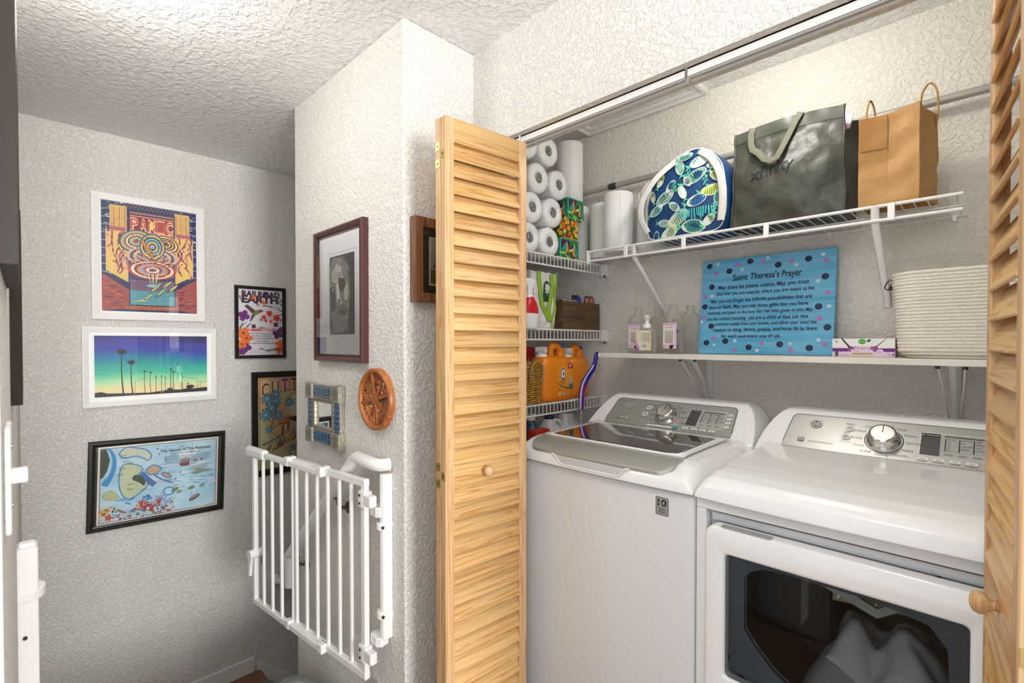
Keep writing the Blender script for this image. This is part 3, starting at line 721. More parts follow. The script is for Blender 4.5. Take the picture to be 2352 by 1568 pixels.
for c, h, lab in (((-1.568, 2.050, 1.743), .300, 'upright white paper towel roll under another, behind the tissue boxes'), ((-1.549, 1.974, 2.0435), .300, 'upright white paper towel roll standing high on another roll, nearest the ceiling'),
                  ((-1.392, 2.040, 1.760), .262, 'white paper towel roll half hidden between two others on the wire shelf'), ((-1.250, 1.950, 1.760), .268, 'whole white paper towel roll at the left end of the long wire shelf'), ((-1.135, 2.046, 1.760), .268, 'white paper towel roll hidden behind the strap of the fish bag')):
    towel_roll(c, .0655, h, lab, 'upright paper towel rolls')
def tissue_box(y0, y1, z0, z1, kind, lab):
    x0, x1 = -1.572, -1.466
    t = thing('tissue_box', lab, 'tissue box', ((x0+x1)/2, (y0+y1)/2, z0), 'cube tissue boxes')
    MB().box(x0, x1, y0, y1, z0, z1).build('box', pbr('tissue_'+kind, '#3fa79b' if kind == 'bird' else '#2f6b2a', .4), t, .002)
    for face in range(2):
        mp = plane_map((x1+.0002, y0, z0), (0, 1, 0), (0, 0, 1), (1, 0, 0)) if face == 0 else plane_map((x0, y0-.0002, z0), (1, 0, 0), (0, 0, 1), (0, -1, 0))
        a = Art(mp); w_ = (y1-y0) if face == 0 else (x1-x0); h_ = z1-z0; e = .006
        if kind == 'bird':
            a.rect(e, e, w_-e, h_-e, '#2f7d34'); a.rect(e, h_*.45, w_*.5, h_-e, '#3b2347'); a.rect(w_*.55, e, w_*.85, h_*.7, '#472a52')
            for i in range(9): q_ = i*.7; a.ell(w_*(.12+.1*i), h_*(.3+.3*sin(q_*2)), w_*.16, h_*.05, ('#b4e04a', '#6fc83c', '#dff0a0')[i % 3], 10, q_)
            for cx, cy, s_ in ((.35, .55, 1), (.75, .4, -1)):
                a.ell(w_*cx, h_*cy, w_*.09, h_*.26, '#ef8a1d', 14, .25*s_); a.ell(w_*(cx-.10*s_), h_*(cy+.02), w_*.09, h_*.2, '#1f9a9d', 14, -.3*s_); a.ell(w_*(cx+.01), h_*(cy-.24), w_*.06, h_*.07, '#7c2a14', 10)
                a.poly([(w_*cx, h_*(cy+.2)), (w_*(cx-.05), h_*.93), (w_*(cx+.04), h_*(cy+.22))], '#cfd7d8')
        else:
            a.rect(0, 0, w_, h_, '#2c5b24')
            rr = random.Random(5)
            for i in range(26): a.flower(rr.uniform(.06, .94)*w_, rr.uniform(.06, .94)*h_, w_*rr.uniform(.07, .13), ('#f2761c', '#f7b12a', '#e8471f', '#f6d25a')[i % 4], '#7b2b10', 5, i)
            a.rect(0, 0, w_, .004, '#e8b62c')
        a.build('print', PRINT, t)
    return t
tissue_box(1.797, 1.938, 1.743, 1.842, 'bird', 'tissue box printed with toucans, bottom of the stack of three')
tissue_box(1.816, 1.930, 1.8430, 1.9415, 'fruit', 'tissue box printed with orange fruit, middle of the stack of three')
tissue_box(1.855, 1.978, 1.9425, 2.0425, 'bird', 'tissue box printed with toucans, top of the stack of three')
# ------------------------------------------------------------------ bags on the long shelf
def ribbon(b, path, wd, th=.0018, up=(0, 1, 0), n=8): b.tube(path, .01, n, flat=(th, wd/2), up=up)
def bez(P, n=24):
    out = []; m = len(P)-1
    for i in range(m):
        p0, p1, p2, p3 = [Vector(P[max(0, min(m, k))]) for k in (i-1, i, i+1, i+2)]
        for j in range(n//m if i < m-1 else n//m+1):
            s_ = j/(n//m); out.append(.5*((2*p1)+(p2-p0)*s_+(2*p0-5*p1+4*p2-p3)*s_*s_+(3*p1-p0-3*p2+p3)*s_**3))
    return out
# round blue fish-print bag
t = thing('fish_print_bag', 'round navy bag printed with green and white fish, pale straps', 'bag', (-.885, 1.93, ZS+.004))
cx, cz, yf = -.885, 1.913, 1.856
outp = [(-.158, -.115), (-.13, -.145), (-.06, -.146), (.06, -.146), (.13, -.142), (.158, -.105), (.166, -.03), (.160, .05), (.142, .11), (.105, .16), (.06, .186), (.02, .192), (-.05, .172), (-.105, .135), (-.145, .075), (-.162, -.02)]
outc = [(v.x, v.z) for v in [Vector((u, 0, w_)) for u, w_ in outp]]
def smooth_closed(P, k=4):
    n = len(P); out = []
    for i in range(n):
        p0, p1, p2, p3 = P[i-1], P[i], P[(i+1) % n], P[(i+2) % n]
        for j in range(k):
            s_ = j/k; out.append(tuple(.5*((2*p1[c])+(p2[c]-p0[c])*s_+(2*p0[c]-5*p1[c]+4*p2[c]-p3[c])*s_*s_+(3*p1[c]-p0[c]-3*p2[c]+p3[c])*s_**3) for c in (0, 1)))
    return out
oc = smooth_closed(outp)
def bag_y(u, w_):
    r2 = (u/.17)**2+(w_/.18)**2
    return yf-.022*max(0, 1-r2)+.006*noise.noise(Vector((u*22, w_*22, 3)))+.02*max(0, (w_-.05)/.15)
fm = lambda u, w_, k=0: Vector((cx+u, bag_y(u, w_)-k, cz+w_))
b = MB(); rings = []
for s_, dep in ((0, 0), (.25, 0), (.5, 0), (.75, 0), (.93, .0), (1, .004), (1.0, .05), (1.0, .10), (.97, .16), (.90, .2)):
    if dep < .003: rings.append([fm(u*max(.001, s_), w_*max(.001, s_)) for u, w_ in oc])
    else: rings.append([(cx+u*s_, (bag_y(u, w_) if dep < .01 else yf+.02)+dep, cz+w_*s_) for u, w_ in oc])
b.rings(rings, True, True, True, False, hexc('#16457a')); body = b.build('body', CLOTHP, t)
a = Art(fm, 3e-5, .0012); rr = random.Random(3)
def inside(u, w_, m=.9):
    best = False; n = len(oc)
    for i in range(n):
        (x1, y1), (x2, y2) = oc[i], oc[(i+1) % n]
        x1 *= m; x2 *= m; y1 *= m; y2 *= m
        if (y1 > w_) != (y2 > w_) and u < (x2-x1)*(w_-y1)/(y2-y1)+x1: best = not best
    return best
def fish(u, w_, L_, rot, c1, c2, stripe):
    cR, sR = cos(rot), sin(rot); T_ = lambda x, y: (u+x*cR-y*sR, w_+x*sR+y*cR)
    prof = [T_(L_*.5*cos(q), L_*.27*sin(q)) for q in [2*pi*i/16 for i in range(16)]]
    a.poly([T_(x*1.0, y) for x, y in [(-.45*L_, 0), (-.72*L_, .2*L_), (-.64*L_, 0), (-.72*L_, -.2*L_)]], c2); a.poly(prof, '#dfeee2'); a.poly([T_(L_*.46*cos(q), L_*.235*sin(q)) for q in [2*pi*i/16 for i in range(16)]], c1)
    for i in range(6):
        x = -.32*L_+i*.1*L_; h_ = .22*L_*sqrt(max(0, 1-(x/(.46*L_))**2)); a.line([T_(x, -h_), T_(x+.05*L_, 0), T_(x, h_)], .0026, stripe)
    a.ell(*T_(.36*L_, .05*L_), .0022, .0022, '#ffffff', 8)
fl = [(.045, .075, .085, .5, '#7fb8a0'), (-.075, .015, .08, -2.6, '#8fb7a8'), (.11, .01, .07, .1, '#c8d84a'), (-.08, -.085, .05, -.2, '#cfe0cf'), (-.02, -.075, .085, .55, '#d5e2b6'), (-.06, -.125, .07, .35, '#cfdca0'), (.04, -.115, .085, -.1, '#3f9a86'), (.06, .135, .075, .35, '#bfe0d0'), (.11, .105, .045, 2.9, '#e4efe6'), (-.12, -.13, .04, 1.3, '#2d5f95'), (.055, -.02, .07, .25, '#2f73b3'), (-.02, .125, .06, 1.9, '#8fc5b0'), (-.10, .09, .05, 1.2, '#bcd44a'), (0.0, .02, .05, 2.0, '#a7cfc0'), (-.115, -.03, .06, .4, '#9fd0b8'), (.02, .06, .045, -1.0, '#cfe6d8'), (.135, -.02, .05, 1.4, '#4fae95'), (.10, -.10, .05, .7, '#b9cf5a'), (-.05, .055, .05, .9, '#3f86b8'), (.08, .16, .05, -.4, '#d6e8dc'), (-.13, .03, .045, 1.8, '#d7e2b6'), (0, .165, .055, .1, '#79bfa6'), (.125, .06, .05, -.8, '#d2dd55'), (-.03, -.03, .05, -.7, '#bfe0d0')]
for u, w_, L_, rot, c1 in fl:
    if inside(u, w_, .93): fish(u, w_, L_*1.12, rot, c1, '#63c9a4', '#1d4a6b')
for i in range(16):
    u = -.015+i*.009; a.line([(u, -.048), (u+.004*sin(i), -.085+.008*sin(i*1.7))], .0045, ('#3fc2c4', '#5ad1c0')[i % 2])
for u, w_ in ((-.03, .05), (.12, -.06), (.02, .10), (.09, .05)):
    for i in range(7): a.ell(u+.006*cos(i*2.3), w_-.02+.006*i, .006, .003, '#5cc6a8', 8, i)
a.line([(u*.985, w_*.985) for u, w_ in oc], .004, '#e9efe9', closed=True)
a.build('fish_print', CLOTHP, body)
STRAP = pbr('white_webbing', '#e3e2de', .7, noise_bump=(160, .5, .002))
b = MB(); ribbon(b, bez([(-1.035, 1.835, 1.80), (-1.055, 1.815, 1.86), (-1.045, 1.81, 1.93), (-1.00, 1.82, 2.00), (-.95, 1.85, 2.055), (-.89, 1.875, 2.09), (-.86, 1.885, 2.093)], 30), .026, .0015); b.build('front_strap', STRAP, t)
b = MB(); ribbon(b, bez([(-1.045, 1.90, 1.78), (-1.075, 1.90, 1.85), (-1.085, 1.90, 1.93), (-1.09, 1.895, 1.99), (-1.06, 1.90, 2.02), (-1.02, 1.92, 1.98)], 30), .028, .0015); b.build('back_strap', STRAP, t)
b = MB(); ribbon(b, bez([(-.83, 1.862, 2.088), (-.785, 1.848, 2.05), (-.745, 1.83, 1.985), (-.728, 1.825, 1.90), (-.735, 1.83, 1.80)], 30), .030, .0015); b.build('right_strap', STRAP, t)
# grey-green reusable bag
def crumple(p, amp, sc, sd=0): return Vector((noise.noise(p*sc+Vector((sd, 0, 0))), noise.noise(p*sc+Vector((0, sd, 7))), noise.noise(p*sc+Vector((3, 5, sd)))))*amp
TOTE = pbr('coated_grey_green_fabric', '#3d3f34', .42, noise_bump=(11, .5, .02))
t = thing('grey_green_tote_bag', 'large grey-green coated tote bag with dark lettering, between fish bag and paper bag', 'bag', (-.52, 1.93, ZS+.004))
FL, FR, GB = -.694, -.358, .175           # left, right, depth
def tote_front(u, v):
    x = FL+(FR-FL)*u; z = ZS+.006+.342*v
    top = .010*sin(pi*u)-.020*(1-u)**2*0
    y = 1.838-.024*sin(pi*u)*sin(pi*min(1, v*1.2))+.018*v
    p = Vector((x, y, z)); d_ = crumple(p, .020*(1-.5*v), 8, 2)+crumple(p, .008, 20, 5)
    bx = .012*sin(v*7+1)*(1-v)
    return Vector((x+d_.x*.4+bx*(u-.5), y+d_.y, z+top*v+d_.z*.2*(1-v)))
b = MB(); b.grid(tote_front, 36, 36); fr_ = b.build('front', TOTE, t)
def tote_side(right):
    def f(u, v):
        xb = FR if right else FL; y = 1.838+.018*v+GB*u; z = ZS+.006+.340*v
        fold = .04*sin(pi*u)*v*(-1 if right else 1); lean = .045*u*v*(1 if right else 0)
        p = Vector((xb, y, z)); e = tote_front(1 if right else 0, v)
        d_ = crumple(p, .009, 11, 9)*min(1, u*5)
        return Vector((e.x+fold+lean*.6+d_.x, e.y+(y-1.838-.018*v), e.z-.012*sin(pi*u)*v+d_.z*.2))
    return f
for s_ in (0, 1): MB().grid(tote_side(s_), 14, 24).build('gusset', TOTE, t)
def tote_back(u, v):
    a_, c_ = tote_side(0)(1, v), tote_side(1)(1, v); return a_.lerp(c_, u)
MB().grid(tote_back, 12, 12).build('back', TOTE, t); MB().grid(lambda u, v: Vector((FL+(FR-FL)*u, 1.842+GB*v, ZS+.007)), 2, 2).build('base', TOTE, t)
for e_ in (0, 1): MB().tube([tote_front(e_, i/20)+Vector((.002*e_-.001, -.002, 0)) for i in range(21)], .0035, 6).build('seam_piping', TOTE, t)
b = MB(); b.grid(lambda u, v: tote_front(u, .885+.115*v)+Vector((0, -.0015, 0)), 30, 2); hem = b.build('top_hem', pbr('tote_hem', '#44473b', .4), t)
STR2 = pbr('olive_webbing', '#6c6d5c', .75, noise_bump=(190, .8, .003))
b = MB(); tf = lambda u, v, k: tote_front(u, v)+Vector((0, -k, 0))
ribbon(b, [tf(.185, 1.0, .004), tf(.165, .93, .006), tf(.165, .84, .012), tf(.20, .76, .022), tf(.27, .70, .026), tf(.33, .615, .024), tf(.39, .585, .02), tf(.46, .60, .018), tf(.495, .68, .016), tf(.53, .82, .010), tf(.59, .94, .006), tf(.63, 1.015, .004)], .024, .0013); b.build('handle', STR2, t)
b = MB(); ribbon(b, bez([(-.64, 2.03, 2.08), (-.60, 2.0, 2.06), (-.52, 2.0, 2.055), (-.47, 2.03, 2.09)], 12), .024, .0013); b.build('handle', STR2, t)
a = Art(lambda u, v, w_: tote_front(u, v)+Vector((0, -.002-w_, 0)), 2e-5)
for i, (ch, u) in enumerate(zip('xfinity', (.235, .303, .345, .402, .455, .500, .560))): a.text(ch, u, .445+.006*i, .125, '#171a20', None, 'c', bold=.006, shear=.0)
a.build('lettering', PRINT, fr_)['kind'] = 'stuff'
o = MB().prism([(0, 0), (.05, .03), (.09, .0), (.08, -.05), (.01, -.05)], plane_map((-.44, 1.95, 2.105), (1, 0, 0), (0, .1, 1), (0, -1, .1)), 0, .004).build('wrapping_paper', pbr('pink_wrap', '#c98aa6', .4, vary=(40, '#efe6ee')), None); tag(o, 'scrap of pink wrapping paper poking out of the grey-green tote bag', 'paper')
# brown paper carrier bag
KRAFT = pbr('kraft_paper', '#bd9058', .62, noise_bump=(12, .5, .012), vary=(30, '#b0854c'))
t = thing('paper_carrier_bag', 'brown kraft paper carrier bag with twisted handles, right of the tote bag', 'bag', (-.24, 1.92, ZS+.004))
BL, BR_, BD = -.318, -.172, .105
def kr_front(u, v):
    x = BL+(BR_-BL)*u; z = ZS+.006+.275*v; y = 1.842+.010*sin(u*pi)*v
    fold = abs(u-.5)*2
    y += .014*(1-fold)*max(0, 1-abs(v-.5)*2.2)+.010*max(0, .35-v)*(1-fold)
    p = Vector((x, y, z)); d_ = crumple(p, .006, 17, 4)
    top = .0 if u < .48 else .0
    return Vector((x+d_.x*.3, y+d_.y, z+(.010*max(0, u-.5)*2 if v > .9 else 0)))
MB().grid(kr_front, 22, 24, False).build('front', KRAFT, t)
def kr_side(right):
    def f(u, v):
        e = kr_front(1 if right else 0, v); d_ = crumple(Vector((e.x, e.y+BD*u, e.z)), .006, 20, 8)*min(1, 4*u)
        return Vector((e.x+(.034*u*(1 if right else .2))-.012*(1-abs(2*u-1))*v*(1 if right else -1)+d_.x, e.y+BD*u, e.z-(.016*u*v if right else 0)))
    return f
for s_ in (0, 1): MB().grid(kr_side(s_), 10, 20, False).build('gusset', KRAFT, t)
MB().grid(lambda u, v: kr_side(0)(1, v).lerp(kr_side(1)(1, v), u), 10, 10, False).build('back', KRAFT, t)
fl_ = MB(); fl_.grid(lambda u, v: kr_front(.02+.46*u, .99-.36*v)+Vector((0, -.0025, 0)), 8, 8, False); fl_.build('fold_flap', pbr('kraft_paper_fold', '#a97a40', .62), t)
TW = pbr('twisted_paper_cord', '#b98f4f', .8, noise_bump=(260, 1, .003))
b = MB(); b.tube(bez([(-.181, 1.936, 2.00), (-.180, 1.936, 2.05), (-.175, 1.94, 2.105), (-.158, 1.945, 2.130), (-.143, 1.945, 2.105), (-.139, 1.942, 2.05), (-.142, 1.940, 2.00)], 36), .0028, 8); b.build('handle', TW, t)
b = MB(); b.tube(bez([(-.302, 1.870, 2.01), (-.303, 1.872, 2.06), (-.298, 1.89, 2.105), (-.291, 1.91, 2.09), (-.288, 1.925, 2.05), (-.288, 1.93, 2.00)], 25), .0028, 8); b.build('handle', TW, t)
# ------------------------------------------------------------------ board shelf: soap bottles, canvas, dryer sheet box, rope basket
BZ = 1.3025
def soap_bottle(c, rx, ry, h, lab, label_art, grp='clear soap bottles', pump=False):
    t = thing('soap_bottle', lab, 'bottle', (c[0], c[1], BZ), grp); x, y = c
    secs = [(BZ+.0005, x, y, rx*.82, ry*.82, 3), (BZ+.006, x, y, rx*.97, ry*.97, 3.2), (BZ+.02, x, y, rx, ry, 3.4), (BZ+h*.66, x, y, rx, ry, 3.4), (BZ+h*.74, x, y, rx*.95, ry*.95, 3), (BZ+h*.81, x, y, rx*.76, ry*.78, 2.6), (BZ+h*.86, x, y, rx*.48, ry*.52, 2.2), (BZ+h*.89, x, y, .0165, .0165, 2), (BZ+h*.905, x, y, .0155, .0155, 2), (BZ+h*.91, x, y, .018, .018, 2), (BZ+h*.93, x, y, .018, .018, 2), (BZ+h*.935, x, y, .0155, .0155, 2), (BZ+h*.96, x, y, .0155, .0155, 2), (BZ+h*.965, x, y, .017, .017, 2), (BZ+h, x, y, .0155, .0155, 2)]
    MB().loft(secs, 32).build('bottle', CLEARP, t)
    if label_art: label_art(t, x, y, rx, ry, h)
    if pump:
        p = BZ+h
        b = MB(); b.lathe([(.0175, p-.022), (.0185, p-.020), (.0185, p-.004), (.012, p), (.009, p+.004), (.0085, p+.016), (.0, p+.018)], (x, y, 0), 20); b.build('pump_collar', PLAST, t)
        b = MB(); b.lathe([(.009, p+.016), (.0115, p+.018), (.0115, p+.030), (.008, p+.034), (0, p+.034)], (x, y, 0), 18); b.tube([(x, y, p+.027), (x+.012, y-.022, p+.027), (x+.014, y-.03, p+.022)], .005, 8); b.build('pump_head', PLAST, t)
    return t
def back_label(t, x, y, rx, ry, h):
    mp = plane_map((x-rx*.75, y-ry-.0012, BZ+.022), (1, 0, 0), (0, 0, 1), (0, -1, 0)); a = Art(mp); w_ = rx*1.5; H_ = h*.52
    a.rect(0, 0, w_, H_, '#d9b3d2'); a.rect(w_*.04, H_*.10, w_*.86, H_*.88, '#efe6da'); a.rect(w_*.86, 0, w_, H_, '#dcc5ea'); a.rect(0, 0, w_*.86, H_*.18, '#e6bfd6')
    a.text('LIQUID DISH SOAP', w_*.45, H_*.80, H_*.038, '#2a1f1a', w_*.62, bold=.03); a.text('lavender + ivy mint scent', w_*.45, H_*.745, H_*.022, '#4b3a30', w_*.62)
    a.lines(w_*.12, w_*.80, H_*.69, H_*.026, 19, H_*.010, '#6d5c4c', 4)
    a.rect(w_*.08, H_*.05, w_*.26, H_*.15, '#f2eee8')
    for i in range(9): a.rect(w_*(.09+.018*i), H_*.055, w_*(.09+.018*i+.009), H_*.145, '#2a2622')
    a.poly([(w_*.52, H_*.0), (w_*.70, H_*.0), (w_*.84, H_*.13), (w_*.76, H_*.12), (w_*.68, H_*.16), (w_*.60, H_*.13), (w_*.50, H_*.10)], '#4a1230')
    a.build('label', PRINTG, t)
def pump_label(t, x, y, rx, ry, h):
    mp = plane_map((x-rx*.92, y-ry-.0012, BZ+.014), (1, 0, 0), (0, 0, 1), (0, -1, 0)); a = Art(mp); w_ = rx*1.84; H_ = h*.66
    a.rect(0, 0, w_, H_, '#eadfc6'); a.rect(w_*.86, 0, w_, H_, '#e3cf9c'); a.rect(0, 0, w_*.1, H_, '#e4d0a8'); a.poly([(0, 0), (w_*.3, 0), (w_*.12, H_*.35), (0, H_*.5)], '#c79ad0'); a.poly([(0, 0), (w_*.2, 0), (0, H_*.25)], '#a45fae')
    a.lines(w_*.38, w_*.94, H_*.84, H_*.05, 9, H_*.016, '#6f7a83', 6); a.rect(w_*.42, H_*.10, w_*.74, H_*.32, '#f4f1ea')
    for i in range(12): a.rect(w_*(.44+.024*i), H_*.13, w_*(.44+.024*i+.013), H_*.30, '#3b6ea0')
    a.build('label', PRINTG, t)
def side_label(t, x, y, rx, ry, h):
    mp = plane_map((x-rx*.8, y-ry-.0012, BZ+.02), (1, 0, 0), (0, 0, 1), (0, -1, 0)); a = Art(mp); w_ = rx*1.6; H_ = h*.55
    a.rect(0, 0, w_, H_, '#c9bcd0'); a.rect(0, H_*.82, w_, H_, '#7a4f97'); a.rect(0, 0, w_, H_*.22, '#8a5aa6'); a.lines(w_*.1, w_*.9, H_*.74, H_*.06, 8, H_*.02, '#4b3b52', 7); a.build('label', PRINTG, t)
soap_bottle((-1.142, 1.945), .040, .030, .200, 'clear soap refill bottle with a lavender back label, leftmost on the board shelf', back_label)
soap_bottle((-1.098, 2.045), .038, .028, .200, 'clear soap refill bottle without visible label, behind the leftmost bottle', None)
soap_bottle((-1.068, 1.888), .040, .026, .128, 'small clear soap bottle with a white pump and cream label', pump_label, pump=True)
soap_bottle((-1.005, 2.03), .028, .022, .150, 'small clear bottle with purple label behind the pump bottle', side_label)
soap_bottle((-.972, 1.935), .040, .030, .204, 'clear soap refill bottle with lavender back label, right of the pump bottle', back_label)
soap_bottle((-.945, 2.035), .040, .030, .206, 'clear soap refill bottle without visible label, right behind the labelled one by the canvas', None)
# blue canvas with lettering leaning on the wall
t = thing('lettered_canvas', 'blue painted canvas lettered with a prayer and edged with dots', 'canvas', (-.66, 2.05, BZ))
mp = plane_map((-.909, 2.030, BZ+.001), (1, 0, 0), (0, .128, 1), (0, -1, .128)); CWd, CHt = .490, .394
cvm = Nd('blue_canvas_paint'); tn = cvm.n('ShaderNodeTexNoise', i_Scale=1.0, i_Detail=4.0); cvm.l(cvm.coords((5, 60, 60)), tn.inputs['Vector'])
cvm.l(cvm.ramp(tn.outputs[0], [(.3, hexc('#4fa9d8')), (.7, hexc('#7cc3e6'))]), cvm.b.inputs['Base Color']); cvm.b.inputs['Roughness'].default_value = .6
b = MB(); b.prism([(0, 0), (CWd, 0), (CWd, CHt), (0, CHt)], mp, -.018, 0); b.build('canvas', cvm.m, t, .002)
a = Art(mp, 2e-5, .0003)
# dots: (u, v, kind) in canvas fractions
D = [(0.061, 0.942, 'n'), (0.394, 0.951, 'n'), (0.231, 0.869, 'n'), (0.606, 0.885, 'n'), (0.817, 0.914, 'n'), (0.091, 0.713, 'n'), (0.931, 0.731, 'n'), (0.04, 0.503, 'n'), (0.896, 0.452, 'n'), (0.105, 0.292, 'n'), (0.958, 0.257, 'n'), (0.072, 0.115, 'n'), (0.23, 0.132, 'n'), (0.417, 0.069, 'n'), (0.645, 0.1, 'n'), (0.847, 0.067, 'n'), (0.119, 0.854, 'p'), (0.298, 0.93, 'p'), (0.493, 0.936, 'p'), (0.698, 0.908, 'p'), (0.934, 0.879, 'p'), (0.037, 0.609, 'p'), (0.953, 0.577, 'p'), (0.04, 0.391, 'p'), (0.901, 0.341, 'p'), (0.133, 0.165, 'p'), (0.302, 0.045, 'p'), (0.513, 0.111, 'p'), (0.721, 0.041, 'p'), (0.944, 0.102, 'p'), (0.134, 0.959, 'w'), (0.335, 0.871, 'w'), (0.528, 0.966, 'w'), (0.736, 0.868, 'w'), (0.912, 0.942, 'w'), (0.098, 0.614, 'w'), (0.887, 0.692, 'w'), (0.964, 0.45, 'w'), (0.02, 0.341, 'w'), (0.138, 0.092, 'w'), (0.307, 0.134, 'w'), (0.482, 0.038, 'w'), (0.717, 0.105, 'w'), (0.906, 0.141, 'w')]
for u, v, k in D:
    if k == 'n': a.ell(u*CWd, v*CHt, .0140, .0135, '#8fd0ea', 20); a.ell(u*CWd, v*CHt, .0125, .0120, '#10284a', 20); a.ell(u*CWd+.002, v*CHt+.002, .0055, .005, '#18365f', 12)
    elif k == 'p': a.ell(u*CWd, v*CHt, .0092, .0088, '#b57ec4', 16)
    else: a.ell(u*CWd, v*CHt, .0070, .0066, '#cfe0f2', 14)
LN = [('Saint Theresa\u2019s Prayer', 0.262, 0.763, 0.776, .030), ('May there be peace within. May you trust', 0.147, 0.679, 0.828, .019), ('God that you are exactly where you are meant to be.', 0.135, 0.615, 0.869, .0165), ('May you not forget the infinite possibilities that are', 0.092, 0.54, 0.85, .0165), ('born of faith. May you use those gifts that you have', 0.083, 0.476, 0.827, .0160), ('received, and pass on the love that has been given to you. May', 0.066, 0.417, 0.86, .0150), ('you be content knowing  you are a child of God. Let this', 0.066, 0.351, 0.83, .0160), ('presence settle into your bones, and allow your soul the', 0.138, 0.296, 0.886, .0150), ('freedom to sing, dance, praise, and love. It is there', 0.125, 0.234, 0.894, .0160), ('for each and every one of us.', 0.197, 0.168, 0.649, .0160)]
rr = random.Random(11)
for s_, u0, v0, u1, h_ in LN:
    ws = s_.split(' '); L_ = [sum(.62 if c in 'mwMGS' else .34 if c in 'iltfrj.,\u2019' else .52 for c in w_) for w_ in ws]; tot = sum(L_)+.36*(len(ws)-1); sc = (u1-u0)*CWd/tot; x = u0*CWd
    for w_, l_ in zip(ws, L_):
        if w_: a.text(w_, x, v0*CHt+rr.uniform(-.0008, .0008), h_*.86, '#141d33', l_*sc, 'l', bold=.012, shear=.05+rr.uniform(-.04, .04), rot=rr.uniform(-.012, .012))
        x += (l_+.36)*sc
a.build('lettering', PRINT, t)
# dryer sheet carton
t = thing('dryer_sheet_box', 'white and purple dryer sheet carton with torn front, beside the rope basket', 'carton', (-.32, 1.98, BZ))
MB().box(-.405, -.236, 1.952, 2.03, BZ, BZ+.060).build('carton', pbr('carton_white', '#efecea', .5), t, .001)
mp = plane_map((-.405, 1.9515, BZ), (1, 0, 0), (0, 0, 1), (0, -1, 0)); a = Art(mp); w_, H_ = .169, .060
a.rect(0, 0, w_, H_, '#f0edea'); a.rect(0, 0, w_, .017, '#e2cbe0'); a.rect(0, .017, w_, .0285, '#6d2487'); a.rect(.044, .017, .125, .0355, '#9a4b9f')
a.poly([(.024, H_), (.030, H_), (.054, .030), (.048, .028)], '#4a3a33'); a.poly([(.146, H_), (.148, H_), (.118, .028), (.113, .028)], '#5c473c'); a.poly([(.030, H_), (.145, H_), (.114, .034), (.054, .034)], '#efece8')
a.rect(.053, 0, .112, .024, '#d9c6b4'); a.rect(.053, .014, .112, .024, '#e6d3de'); a.rect(.058, .008, .110, .0135, '#b79d7e')
a.ell(.083, .050, .0105, .0085, '#6fc02c', 20); a.ell(.083, .050, .0095, .0075, '#3c9a1d', 20); a.text('simple truth', .083, .048, .0042, '#e6f5da', .016); a.ell(.101, .053, .006, .004, '#1f5a3a', 14, .6)
a.text('LAVENDER', .084, .0285, .0062, '#ffffff', .046, bold=.02); a.text('DRYER SHEETS', .084, .0242, .0036, '#ffffff', .042, bold=.02)
a.text('80', .012, .048, .006, '#2a2a2a', .010); a.text('sheets', .012, .0445, .0025, '#2a2a2a', .009); a.poly(rrect(.0075, .001, .0175, .020, .004, 3), '#173224'); a.lines(.009, .016, .016, .004, 4, .0018, '#a9cdb6', 2)
a.ell(.131, .0165, .0092, .0092, '#e9dfe6', 20); a.text('BIO', .131, .0168, .0035, '#2b4a2e', .008, bold=.02); a.text('BASED', .131, .012, .003, '#2b4a2e', .011, bold=.02); a.text('6.4 IN x 9 IN (16.25 cm', .036, .004, .0032, '#4a3a48', .030); a.text('<17.99/ea', .067, .0175, .003, '#4a3a48', .018)
a.poly(rrect(.150, .003, .160, .012, .002, 2), '#cfb6cd'); a.rect(.162, .004, .168, .012, '#8c6c90')
a.build('print', PRINT, t)
# coiled rope basket
ROPE = pbr('cotton_rope', '#e9e2d5', .85, noise_bump=(150, 1, .004))
t = thing('rope_basket', 'cream coiled cotton rope basket at the right end of the board shelf', 'basket', (-.02, 1.985, BZ))
b = MB(); NR = 26
for i in range(NR):
    k = i/(NR-1); z = BZ+.006+k*.246; gx = .212+.018*k-.018*max(0, 1-i/2.5)**2; gy = .112+.012*k-.014*max(0, 1-i/2.5)**2
    P = smooth_closed(rrect(-gx, -gy, gx, gy, .075, 6), 1); w_ = .0022*noise.noise(Vector((i*.7, 0, 0)))
    b.tube([(-.010+x+w_, 1.985+y, z+.0015*noise.noise(Vector((x*9, y*9, i*.8)))) for x, y in P], .0064, 7, closed=True)
b.build('coils', ROPE, t); MB().prism(rrect(-.2, -.1, .2, .1, .07, 5), plane_map((-.01, 1.985, BZ+.002), (1, 0, 0), (0, 1, 0), (0, 0, 1)), 0, .006).build('base', ROPE, t)
b = MB(); ribbon(b, bez([(-.238, 1.93, 1.548), (-.252, 1.925, 1.54), (-.260, 1.925, 1.52), (-.247, 1.93, 1.515), (-.236, 1.935, 1.535)], 16), .03, .0016, (0, 0, 1)); b.build('leather_handle', pbr('brown_leather', '#5a3a2a', .5), t)
